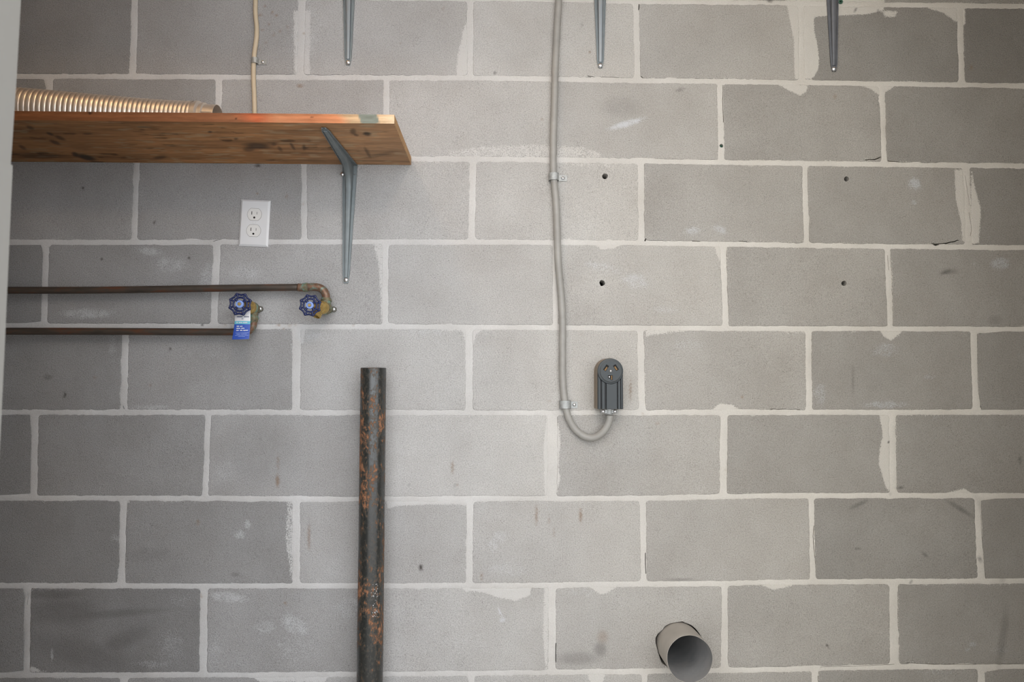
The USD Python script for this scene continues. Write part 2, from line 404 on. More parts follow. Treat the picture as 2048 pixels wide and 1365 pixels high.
def dense(P, step):
    out = []
    for i in range(len(P)):
        a, b = P[i], P[(i + 1) % len(P)]
        n = max(1, int(np.linalg.norm(b - a) / step))
        out += [a + (b - a) * t for t in np.arange(n) / n]
    return np.array(out)

# drilled holes (pixel, radius in mm), the vent opening, cracks along the joints
HOLES = [(1210, 352.5, 7.0), (1204.5, 566.5, 7.0), (1693, 358.5, 6.0), (1688, 567, 6.2), (1443, 291.5, 4.6), (1681, 3.5, 5.2)]
hole_polys = []
for x, y, r in HOLES:
    c = at(x, y); a = np.linspace(0, 2 * np.pi, 18, endpoint=False)
    rr = r * 1e-3 * (1 + 0.14 * (meshkit.noise(np.c_[np.cos(a) * 1.5 + x, np.sin(a) * 1.5 + y, a * 0]) - 0.5) * 2)
    hole_polys.append(Polygon(np.c_[c[0] + rr * np.cos(a), c[2] + rr * np.sin(a)]))
vent_px = [(1313.2,1285),(1313.4,1277),(1317,1270.5),(1322,1266),(1326.6,1262.6),(1330,1257),(1333.5,1253.7),(1338,1251.5),(1344,1249.4),(1352,1248),(1358,1247),(1365.2,1246),
           (1369,1248.3),(1375,1250.2),(1381,1252.8),(1389,1259.2),(1394,1265),(1397.5,1270),(1401,1276),(1403.5,1284),(1404,1294),(1402,1305),(1398,1315),(1391,1324),(1382,1331),(1370,1336),(1356,1338),(1343,1335.5),(1333,1331.5),
           (1327,1327),(1324.5,1324.5),(1322.5,1318),(1319,1308),(1316,1297)]
vent_poly = Polygon([at(x, y)[[0, 2]] for x, y in vent_px]).buffer(0.0022)
CRACKS = [([(1863,487.5),(1870,489),(1876,488.5),(1886,488),(1895,486.5),(1901,484.5),(1908,484),(1913,481.5),(1918,481)], 0.9),
          ([(1866,488),(1871,490.5),(1878,489)], 2.2),
          ([(1290.8,1107),(1290.3,1127),(1291.5,1149)], 0.8), ([(1111.6,1287),(1111.3,1327)], 0.8),
          ([(1628,1052),(1626.5,1072),(1628,1098),(1630,1118)], 0.7), ([(1962,1030),(1964,1068),(1966.5,1100)], 0.6),
          ([(1278,8),(1277.6,20)], 1.1), ([(1446,170),(1445.5,205),(1446.5,245)], 0.6),
          ([(1930,350),(1940,412)], 0.5), ([(1938,425),(1944,460),(1941,472)], 0.6),
          ([(1290,483),(1291.5,477)], 1.4), ([(1384,482.2),(1401,483)], 0.6), ([(1478,482.6),(1494,483)], 0.6),
          ([(1730,320),(1750,319),(1763,314)], 0.9), ([(1775,322),(1800,324.5)], 0.6),
          ([(1810,1327),(1870,1329.5),(1940,1330),(2048,1329)], 0.55), ([(1640,1335),(1720,1333),(1790,1330)], 0.45),
          ([(1540,819),(1600,819.5)], 0.4), ([(1175,151.5),(1190,154)], 0.6), ([(1200,154),(1222,154),(1240,155)], 0.5),
          ([(1282,153),(1286,156)], 1.0), ([(98,494),(99,506)], 0.8), ([(246,812),(248,818)], 1.0), ([(426,483),(444,478.5)], 0.5),
          ([(54,1184),(56,1197),(53,1212)], 0.5), ([(1636,1353),(1637,1365)], 0.7), ([(1775,510),(1778,540)], 0.5)]
crack_polys = []
for pts, w in CRACKS:
    l = dense(np.array([at(x, y)[[0, 2]] for x, y in pts] ), 0.004)[: -1 or None]
    L = LineString([at(x, y)[[0, 2]] for x, y in pts])
    n = max(3, int(L.length / 0.004))
    P = np.array([L.interpolate(t, normalized=True).coords[0] for t in np.linspace(0, 1, n)])
    P = wiggle(P, 0.0004, 0.0008)
    crack_polys.append(LineString(P).buffer(w * 1.1e-3, cap_style=2, resolution=2))
ALL_HOLES = unary_union(hole_polys + [vent_poly])
ALL_CRACKS = unary_union(crack_polys)

# thin mortar smears, pale and dark marks on the faces (in photograph pixels)
SMEARS = [([(1572,0),(1580,40),(1588,80),(1590,158),(1606,158),(1606,0)],1), ([(1600,-10),(1768,-10),(1768,18),(1742,27),(1700,30),(1628,33),(1628,60),(1634,85),(1638,120),(1636,138),(1624,158),(1600,158)],1),
 ([(1762,20),(1796,22),(1792,35),(1770,35)],.75), ([(1850,10),(1930,10),(1930,50),(1911,42),(1885,24),(1860,18)],1), ([(1555,168),(1616,170),(1612,184),(1600,191),(1580,181)],1),
 ([(1722,170),(1792,170),(1776,181),(1758,190),(1744,179)],1), ([(911,152),(915,110),(926,60),(938,30),(941,155)],.8), ([(1909,340),(1912,400),(1922,440),(1925,480),(1936,490),(1936,340)],1),
 ([(1943,338),(1951,380),(1962,420),(1958,487),(1940,489)],.9), ([(1186,488),(1244,488),(1226,497),(1204,499)],1), ([(1429,486),(1456,486),(1451,508),(1441,525),(1433,506)],1),
 ([(1757,656),(1808,656),(1796,671),(1782,681),(1767,672)],1), ([(746,486),(774,486),(768,645),(762,645),(757,540)],.7), ([(1087,890),(1091,860),(1094,833),(1110,830),(1110,997),(1091,997),(1089,960)],1),
 ([(1108,832),(1118,850),(1121,880),(1117,930),(1120,960),(1112,996),(1104,996)],.9), ([(1759,828),(1782,828),(1782,988),(1771,972),(1758,928),(1760,898),(1766,868)],1), ([(1888,992),(1898,985),(1930,979),(1948,990)],1),
 ([(925,1175),(930,1183),(960,1184),(1000,1196),(1030,1202),(1060,1191),(1062,1172)],1), ([(1178,1174),(1234,1174),(1216,1187),(1200,1190)],.9), ([(1515,1166),(1606,1163),(1576,1174),(1545,1180)],1),
 ([(583,655),(612,655),(606,688),(586,690)],.9), ([(922,655),(970,655),(952,671),(944,694),(934,694)],.9), ([(772,998),(964,998),(934,1011),(905,1009),(800,1012),(774,1018)],.9), ([(1415,826),(1486,826),(1466,812),(1440,808)],1),
 ([(890,322),(900,300),(960,292),(1060,287),(1112,289),(1168,294),(1200,304),(1222,324)],.55), ([(1110,324),(1240,326),(1230,336),(1150,334)],.5), ([(1290,652),(1400,652),(1370,664),(1300,672),(1290,676)],.7),
 ([(1560,652),(1640,652),(1625,668),(1575,668)],.55), ([(500,1350),(660,1350),(650,1365),(520,1365)],.9), ([(880,655),(940,655),(936,662),(880,664)],.7), ([(1175,1350),(1210,1350),(1205,1368),(1182,1368)],.95),
 ([(1088,1170),(1100,1170),(1096,1345),(1091,1345),(1085,1270)],.75), ([(574,1000),(590,1000),(586,1160),(580,1160),(570,1080)],.6), ([(235,995),(262,995),(258,1005),(250,1012)],.9), ([(240,1172),(252,1172),(252,1060),(236,1090)],.3),
 ([(586,20),(622,20),(620,150),(588,150)],.75), ([(56,1345),(95,1345),(78,1340),(64,1333)],.9), ([(1700,655),(1715,655),(1720,668),(1690,668)],.4), ([(1180,655),(1240,655),(1235,672),(1190,668)],.4)]
PALES = [(1252,248,48,9,-16,.95),(300,503,38,12,10,.7),(340,530,50,22,0,.6),(415,560,24,45,0,.65),(175,628,75,14,0,.75),(490,545,45,22,0,.6),(1205,535,55,14,12,.55),(1270,562,40,22,10,.6),(1330,620,40,12,0,.5),
 (455,945,45,35,-35,.5),(1000,1075,22,18,0,.6),(985,1090,14,18,0,.6),(1385,462,22,10,0,.7),(1440,460,22,12,20,.65),(1830,368,18,18,40,.7),(1828,405,8,8,0,.7),(2000,528,28,16,0,.65),(1950,530,10,6,0,.4),
 (610,60,45,100,0,.55),(590,1250,40,25,30,.7),(530,1255,30,18,0,.6),(700,1215,40,30,0,.5),(455,1195,55,14,5,.75),(430,1300,20,45,0,.5),(600,1300,60,40,0,.45),(340,1290,40,50,30,.45),(360,1200,40,20,0,.4),(300,1330,70,12,0,.5),
 (104,1310,4,18,0,.9),(235,1075,22,14,0,.5),(480,1070,14,14,0,.7),(495,1050,10,14,0,.7),(300,815,60,8,0,.65),(400,780,30,30,0,.4),(420,700,60,30,0,.3),(2000,1300,30,10,0,.4),(1945,1290,12,8,0,.6),(1935,1300,8,6,0,.6),(1870,1345,60,8,0,.4),
 (1000,1225,4,16,-25,.9),(1005,1240,8,8,0,.9),(1100,630,60,14,0,.4),(1860,755,18,8,0,.5),(1770,700,40,20,0,.5),(1640,790,20,30,0,.5),(1770,810,60,10,0,.6),(1450,1140,12,4,0,.5),(560,1290,10,6,0,.6),(930,1275,60,50,0,.35),(100,670,60,8,0,.3),
 (690,290,60,16,0,.25),(900,230,40,30,0,.25),(1170,1185,60,14,0,.4),(1015,1140,60,20,0,.5),(640,675,50,14,0,.55),(860,665,60,12,0,.5),(1460,1340,10,20,0,.3),(1380,690,50,18,0,.4),(1890,830,40,20,0,.4),(225,690,12,40,0,.5),(425,660,40,6,0,.5)]
DARKS = [(1240,215,40,24,0,.16),(1200,1300,14,16,0,.35),(1155,1318,45,14,0,.28),(842,1136,4,7,0,.95),(520,900,80,75,0,.16),(130,1225,75,28,0,.25),(200,1230,140,9,-4,.28),(170,1310,110,30,15,.22),(250,1280,60,18,-25,.25),(110,1190,60,10,0,.3),(30,1290,30,80,0,.2),
 (1717,1010,22,4,-25,.45),(1920,1018,34,5,32,.4),(1985,1040,60,10,55,.25),(2008,1130,9,40,5,.32),(2005,1280,9,60,8,.28),(1996,730,6,10,0,.6),(2040,920,3,9,0,.6),(1893,545,14,4,-15,.6),(1900,543,18,6,0,.3),(1360,180,10,3,-15,.4),
 (130,790,3,6,0,.8),(96,755,10,6,0,.35),(308,444,2.5,3.5,0,.85),(166,377,3,2.5,0,.8),(204,518,2.5,2,0,.8),(379,516,2,3.5,0,.8),(341,700,2.5,3,0,.85),(520,880,2.5,3,0,.8),(819,727,2,2,0,.7),(1163,50,2,3.5,0,.7),(1080,290,0.1,0.1,0,.1),(1655,1293,2.5,4,0,.95),(1777,884,2.5,2.5,0,.9),
 (1715,1098,6,3,0,.5),(1850,1110,9,3,35,.4),(1960,1120,3,8,-30,.6),(1822,1165,3,6,30,.5),(1706,760,2.5,30,0,.3),(1995,820,0.1,0.1,0,.1),(404,651,2.5,3,0,.8),(520,200,3,3,0,.3),(1540,1,7,3,0,.8),(1170,1265,0.1,0.1,0,.1),(700,245,0.1,0.1,0,.1),(990,145,3,3,0,.6),(1800,977,8,1.6,0,.7),(1780,985,2,6,15,.5),
 (470,1150,12,4,0,.3),(910,972,4,2,0,.6),(817,972,2,2,0,.6),(2025,480,0.1,0.1,0,.1),(1757,22,2,5,15,.5),(1711,20,2,5,20,.6),(515,331,7,3,0,.8),(1990,640,14,10,0,.2),(300,1110,60,14,0,.12),(470,630,30,10,0,.12),(1360,1160,30,3,0,.3)]
BROWN = [(555,962,4,14,.7),(556,925,1.5,16,.4),(905,935,3,14,.55),(914,972,4,2,.5),(1073,1030,2.5,22,.55),(1161,1032,3,16,.7),(1098,1040,2,10,.3),(1108,1065,2,10,.3),(618,1075,3,28,.5),(963,1153,2.5,9,.5),(600,172,7,4,.55),(607,68,2,2,.5),(836,809,2,2,.6),(1097,804,4,2,.6),(1315,849,3,2,.6),(1261,780,1.5,22,.55),(1485,795,2,4,.6),(396,1045,1.5,6,.5),
 (520,30,4,3,.6),(530,12,3,3,.5),(545,25,3,3,.6),(553,30,4,2.5,.6),(538,48,3,3,.5),(525,60,3,3,.4),(548,70,3,3,.4),(560,62,3,3,.4),(532,85,3,3,.35),(518,100,3,2,.3),(575,55,2.5,2.5,.35),(582,240,0.1,0.1,.1),(801,85,2,2,.6),(887,17,2,2,.5),(1180,103,2,2,.6),(1085,240,2,2,.5),(1943,135,3,6,.55),(1670,193,2,4,.6),(572,1207,2.5,3,.8),(557,650,4,1.5,.6),(580,652,5,1.5,.5),(592,651,2,2,.6),(567,658,2,2,.5),(573,393,3,6,.3),
 (515,388,2,2,.6),(578,394,2,2,.5),(607,407,2.5,2.5,.6),(437,1188,0.1,0.1,.1),(402,1193,2,4,.5),(1243,640,0.1,0.1,.1),(450,652,3,2,.5),(462,652,3,2,.5),(1160,670,0.1,0.1,.1),(1265,940,0.1,0.1,.1),(1450,940,2,3,.5),(706,651,3,2,.3),(300,770,3,3,.4),(1285,830,2,3,.4),(190,756,3,3,.4),(240,1280,0.1,0.1,.1),(1205,1275,12,14,.3)]
def smooth(x, a, b):
    t = np.clip((x - a) / (b - a), 0, 1); return t * t * (3 - 2 * t)
smear_geo = [(Polygon(p).buffer(0), s) for p, s in SMEARS]
def marks(x, z, mortar=False):
    """wear of the wall face at the points (x, 0, z): smear, dark, pale, brown"""
    px, py = to_px(np.c_[x, np.zeros_like(x), z])
    sm, dk, pl, br = (np.zeros_like(px) for _ in range(4))
    pts = shapely.points(px, py)
    bx = (px.min() - 12, px.max() + 12, py.min() - 12, py.max() + 12)
    for g, s in smear_geo:
        a, b, c, d = g.bounds
        if c < bx[0] or a > bx[1] or d < bx[2] or b > bx[3]: continue
        near = (px > a - 10) & (px < c + 10) & (py > b - 10) & (py < d + 10)
        if not near.any(): continue
        di = shapely.distance(g, pts[near]); di = np.where(di > 0, -di, shapely.distance(g.exterior, pts[near]))
        sm[near] = np.maximum(sm[near], s * smooth(di, -6.0, 4.5))
    def ell(arr, cx, cy, rx, ry, an, s, soft=1.0):
        if cx + 3 * max(rx, ry) < bx[0] or cx - 3 * max(rx, ry) > bx[1] or cy + 3 * max(rx, ry) < bx[2] or cy - 3 * max(rx, ry) > bx[3]: return
        c, sn = np.cos(np.radians(an)), np.sin(np.radians(an))
        u, v = (px - cx) * c + (py - cy) * sn, -(px - cx) * sn + (py - cy) * c
        d = np.sqrt((u / rx) ** 2 + (v / ry) ** 2)
        np.maximum(arr, s * (1 - smooth(d, 0.35, 1.35)), out=arr)
    for q in PALES: ell(pl, *q)
    for q in DARKS: ell(dk, *q)
    for q in BROWN: ell(br, q[0], q[1], max(q[2], 2.2), max(q[3], 2.2), 0, q[4])
    return sm, dk, pl, br, px, py

def slab(poly, sp, yf, bevel, depth, seed=0):
    """front face at y = yf(x, z), a bevel round the outline and round its holes, sides back to y = depth; returns mesh"""
    inner = poly.buffer(-bevel)
    if inner.geom_type != 'Polygon': inner = max(inner.geoms, key=lambda g: g.area)
    rings = [np.array(inner.exterior.coords)[:-1]] + [np.array(i.coords)[:-1] for i in inner.interiors if i.length > 0.004]
    loops = []
    for k, rg in enumerate(rings):
        P = dense(rg, sp * 0.7 if k == 0 else min(sp * 0.7, 0.0025))
        keep = [0]
        for i in range(1, len(P)):
            if np.linalg.norm(P[i] - P[keep[-1]]) > sp * 0.25: keep.append(i)
        P = P[keep]
        A = np.sum(P[:, 0] * np.roll(P[:, 1], -1) - np.roll(P[:, 0], -1) * P[:, 1])
        if (A > 0) != (k == 0): P = P[::-1]
        loops.append(P)
    x0, z0, x1, z1 = inner.bounds
    gx, gz = np.meshgrid(np.arange(x0, x1, sp), np.arange(z0, z1, sp * 0.87))
    gx[1::2] += sp / 2
    G = np.c_[gx.ravel(), gz.ravel()] + (np.random.default_rng(seed).random((gx.size, 2)) - 0.5) * sp * 0.3
    core = inner.buffer(-0.45 * sp)
    G = G[shapely.contains_xy(core, G[:, 0], G[:, 1])]
    B = np.vstack(loops); P = np.vstack([B, G])
    tri = Delaunay(P).simplices
    c = P[tri].mean(1)
    tri = tri[shapely.contains_xy(inner, c[:, 0], c[:, 1])]
    a, b, c3 = P[tri[:, 0]], P[tri[:, 1]], P[tri[:, 2]]
    flip = ((b - a)[:, 0] * (c3 - a)[:, 1] - (b - a)[:, 1] * (c3 - a)[:, 0]) < 0
    tri[flip] = tri[flip][:, ::-1]
    V3 = [np.c_[P[:, 0], yf(P[:, 0], P[:, 1]), P[:, 1]]]; Fc = [tri]; n = len(P); s0 = 0
    for Lp in loops:
        k = len(Lp)
        t = np.roll(Lp, -1, 0) - np.roll(Lp, 1, 0); t /= np.linalg.norm(t, axis=1)[:, None] + 1e-12
        O = Lp + np.c_[t[:, 1], -t[:, 0]] * bevel
        y = yf(O[:, 0], O[:, 1])
        V3 += [np.c_[O[:, 0], y + bevel * 1.1, O[:, 1]], np.c_[O[:, 0], np.full(k, depth), O[:, 1]]]
        i = np.arange(k); j = (i + 1) % k
        for p, q in ((s0 + i, n + i), (n + i, n + k + i)):
            pj, qj = (p - i) + j, (q - i) + j
            Fc += [np.c_[p, qj, pj], np.c_[p, q, qj]]
        s0 += k; n += 2 * k
    return trimesh.Trimesh(np.vstack(V3), np.vstack(Fc), process=False)

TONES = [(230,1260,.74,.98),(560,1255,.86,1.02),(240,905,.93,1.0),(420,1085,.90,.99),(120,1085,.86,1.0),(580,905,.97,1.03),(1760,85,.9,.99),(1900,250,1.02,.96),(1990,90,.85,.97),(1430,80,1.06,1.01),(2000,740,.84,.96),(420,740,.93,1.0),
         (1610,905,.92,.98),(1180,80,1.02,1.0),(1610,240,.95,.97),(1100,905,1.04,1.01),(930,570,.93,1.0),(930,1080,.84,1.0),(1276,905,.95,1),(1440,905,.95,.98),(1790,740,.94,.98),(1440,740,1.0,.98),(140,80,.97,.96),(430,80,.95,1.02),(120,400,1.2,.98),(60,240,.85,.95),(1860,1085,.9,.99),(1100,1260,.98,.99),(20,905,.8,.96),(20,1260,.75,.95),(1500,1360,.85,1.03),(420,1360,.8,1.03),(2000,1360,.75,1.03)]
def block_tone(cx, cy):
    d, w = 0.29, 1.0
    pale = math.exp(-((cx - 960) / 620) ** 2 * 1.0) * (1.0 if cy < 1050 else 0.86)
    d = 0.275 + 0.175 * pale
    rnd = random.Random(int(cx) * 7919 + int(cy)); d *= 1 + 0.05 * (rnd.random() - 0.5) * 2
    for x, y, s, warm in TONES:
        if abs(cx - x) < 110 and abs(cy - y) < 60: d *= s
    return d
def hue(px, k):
    """tint of the light put into block and joint colour: cool left, warm right"""
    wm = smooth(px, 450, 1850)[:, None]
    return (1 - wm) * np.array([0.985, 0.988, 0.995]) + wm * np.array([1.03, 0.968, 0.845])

wall = thing('wall_back', None, None, (0, 0, 0), kind='structure')
tag(stage.GetPrimAtPath(wall), 'grey concrete block wall with pale mortar joints')
blocks = []
for r in range(-3, 9):
    js = [(X0 - 0.006,) * 2 + (0.012,)] + VW[r] + [(X1 + 0.006,) * 2 + (0.012,)]
    for j in range(len(js) - 1):
        (a0, a1, at_), (b0, b1, bt) = js[j], js[j + 1]
        xs = np.linspace(max(a0, a1), min(b0, b1), 12)
        top = hz(r, xs) - 0.0062; bot = hz(r + 1, xs) + 0.0062
        if r + 1 == 9: bot = np.full(12, 0.001)
        if r == -3: top = np.full(12, ZTOP)
        xt = np.linspace(a0 + at_ / 2, b0 - bt / 2, 12); xb = np.linspace(a1 + at_ / 2, b1 - bt / 2, 12)
        P = np.vstack([np.c_[xb, bot], np.c_[xt, top][::-1]])
        pc, pyc = to_px(np.array([[P[:, 0].mean(), 0, P[:, 1].mean()]]))
        blocks.append((r, Polygon(P), float(pc[0]), float(pyc[0])))

block_polys = []
for k, (r, pg, cx, cy) in enumerate(blocks):
    seen = -60 < cx < 2110 and -90 < cy < 1460
    P = dense(np.array(pg.exterior.coords)[:-1], 0.004 if seen else 0.02)
    q = Polygon(wiggle(P, seed=k % 7)).buffer(0)
    rr = 0.004 + 0.004 * random.Random(k).random()
    q = q.buffer(-rr).buffer(rr).simplify(0.0003)
    if q.geom_type != 'Polygon': q = max(q.geoms, key=lambda g: g.area)
    block_polys.append((q, seen, cx, cy, k))
cut = unary_union([ALL_HOLES, ALL_CRACKS])
for q, seen, cx, cy, k in block_polys:
    if q.intersects(cut):
        q = q.difference(cut)
        if q.geom_type != 'Polygon': q = max(q.geoms, key=lambda g: g.area)
    lean = (random.Random(k + 50).random() - 0.5) * 0.004; proud = (random.Random(k + 99).random() - 0.5) * 0.0008
    c = q.centroid
    yf = lambda x, z: proud + lean * (x - c.x) * 0.5 + (meshkit.fbm(np.c_[x * 45, z * 45, 0 * x + k], 3, 5) - 0.5) * 0.0012
    me = slab(q, 0.0052 if seen else 0.05, yf, 0.0006, 0.035, k)
    x, z = me.vertices[:, 0], me.vertices[:, 2]
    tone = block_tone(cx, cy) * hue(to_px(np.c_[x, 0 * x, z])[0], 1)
    wear = np.zeros((len(x), 3))
    if seen:
        sm, dk, pl, br, px, py = marks(x, z)
        e = shapely.distance(q.exterior, shapely.points(x, z))
        edge = np.exp(-e / 0.0065) * (0.10 + 0.36 * smooth(meshkit.fbm(np.c_[x * 14, z * 14, 0 * x], 2, 77), 0.40, 0.66))
        wear = np.c_[np.maximum(sm, edge), dk, pl]
        big = meshkit.fbm(np.c_[x * 9, z * 9, 0 * x + k * 3], 3, 31)
        tone = tone * (0.93 + 0.14 * big)[:, None]
        tone = tone * (1 - br[:, None]) + np.array([0.22, 0.14, 0.075]) * br[:, None]
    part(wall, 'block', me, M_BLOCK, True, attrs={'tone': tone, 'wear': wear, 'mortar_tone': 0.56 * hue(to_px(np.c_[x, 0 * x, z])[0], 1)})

seen_rect = sbox(*(at(-40, 1420)[[0, 2]]), *(at(2090, -60)[[0, 2]]))
union = unary_union([p[0].buffer(-0.005) for p in block_polys])
UNDER = unary_union([p[0].buffer(-0.0012) for p in block_polys]); shapely.prepare(UNDER)
joints = sbox(X0, 0, X1, ZTOP).difference(union).difference(cut)
def yf_m(x, z):
    under = shapely.contains_xy(UNDER, x, z)
    return 0.0005 + 0.0014 * under + (meshkit.fbm(np.c_[x * 30, z * 30, 0 * x], 2, 8) - 0.5) * 0.0016
for gset in [joints]:
    gs = [g for g in getattr(gset, 'geoms', [gset]) if g.area > 2e-4]
    ms = []
    for g in gs:
        # split into strips so that each triangulation stays small
        x0, z0, x1, z1 = g.bounds
        gg = g.simplify(0.0004)
        ms.append(slab(gg, 0.0055, yf_m, 0.00005, 0.02, 3))
    mm = cat(*ms)
    x, z = mm.vertices[:, 0], mm.vertices[:, 2]
    sm, dk, pl, br, px, py = marks(x, z, True)
    tone = 0.56 * hue(px, 1) * (0.93 + 0.14 * meshkit.fbm(np.c_[x * 12, z * 12, 0 * x], 3, 9))[:, None]
    tone = tone * (1 - br[:, None]) + np.array([0.25, 0.15, 0.08]) * br[:, None]
    part(wall, 'mortar', mm, M_MORTAR, True, attrs={'tone': tone, 'wear': np.c_[sm * 0, dk, pl * 0]}, label='pale mortar joints between the blocks')
part(wall, 'hollow_core', box(((X0 + X1) / 2, 0.197, ZTOP / 2), (X1 - X0, 0.012, ZTOP)), M_CORE, False)

# ---------------------------------------------------------------- the rest of the room
YP0, YP1 = -0.94, -0.80          # the partition with the doorway that the photograph looks through
part('', 'floor', box((0.05, -1.9, -0.02), (3.9, 4.4, 0.04)), M_FLOOR, False); tag(stage.GetPrimAtPath('/World/floor'), 'grey concrete floor', kind='structure')
part('', 'wall_left', box((X0 - 0.05, -0.40, 1.22), (0.1, 0.8, 2.44)), M_DRY, False); tag(stage.GetPrimAtPath('/World/wall_left'), 'painted side wall of the closet', kind='structure')
part('', 'wall_right', box((X1 + 0.05, -0.40, 1.22), (0.1, 0.8, 2.44)), M_DRY, False); tag(stage.GetPrimAtPath('/World/wall_right'), 'painted side wall of the closet', kind='structure')
part('', 'ceiling', box((0.05, -0.47, ZTOP + 0.02), (3.8, 0.94, 0.04)), M_DRY, False); tag(stage.GetPrimAtPath('/World/ceiling'), 'painted ceiling of the closet', kind='structure')
JX = at(20, 330, YP1)[0]
RX = 0.86
wf = cat(box(((X0 - 0.1 + JX - 0.02) / 2, (YP0 + YP1) / 2, 1.22), (JX - 0.02 - X0 + 0.1, YP1 - YP0, 2.44)),
         box(((X1 + 0.1 + RX + 0.02) / 2, (YP0 + YP1) / 2, 1.22), (X1 + 0.1 - RX - 0.02, YP1 - YP0, 2.44)),
         box(((JX + RX) / 2, (YP0 + YP1) / 2, 2.25), (RX - JX + 0.04, YP1 - YP0, 0.38)))
part('', 'wall_front', wf, M_WHITE, False); tag(stage.GetPrimAtPath('/World/wall_front'), 'white partition wall with the doorway', kind='structure')
jamb = thing('trim_1', 'white painted door jamb along the left edge, out of focus', None, (JX, YP1, 0), kind='structure')
def jamb_piece(pts, y1):
    P = np.array([at(x, y, YP1)[[0, 2]] for x, y in pts])
    poly = Polygon(np.vstack([P, [[JX - 0.03, P[-1, 1]], [JX - 0.03, P[0, 1]]]])).buffer(0)
    return plate(poly, y1, YP1)
zb = at(0, 900, YP1)[2]
low = [(25.5, 331), (17.5, 512), (10, 682), (2, 850), (-8, 1080), (-22, 1380), (-34, 1640)]
up = [(60, -330), (42, 0), (33, 160), (21.5, 331)]
part(jamb, 'jamb_board', jamb_piece(low, YP0 - 0.02), M_WHITE, False)
part(jamb, 'jamb_board', jamb_piece(up, YP0 - 0.02), M_WHITE, False)
part('', 'trim_2', box((RX, (YP0 + YP1) / 2 - 0.01, 1.03), (0.03, 0.16, 2.06)), M_WHITE, False); tag(stage.GetPrimAtPath('/World/trim_2'), 'white painted door jamb on the right', kind='structure')

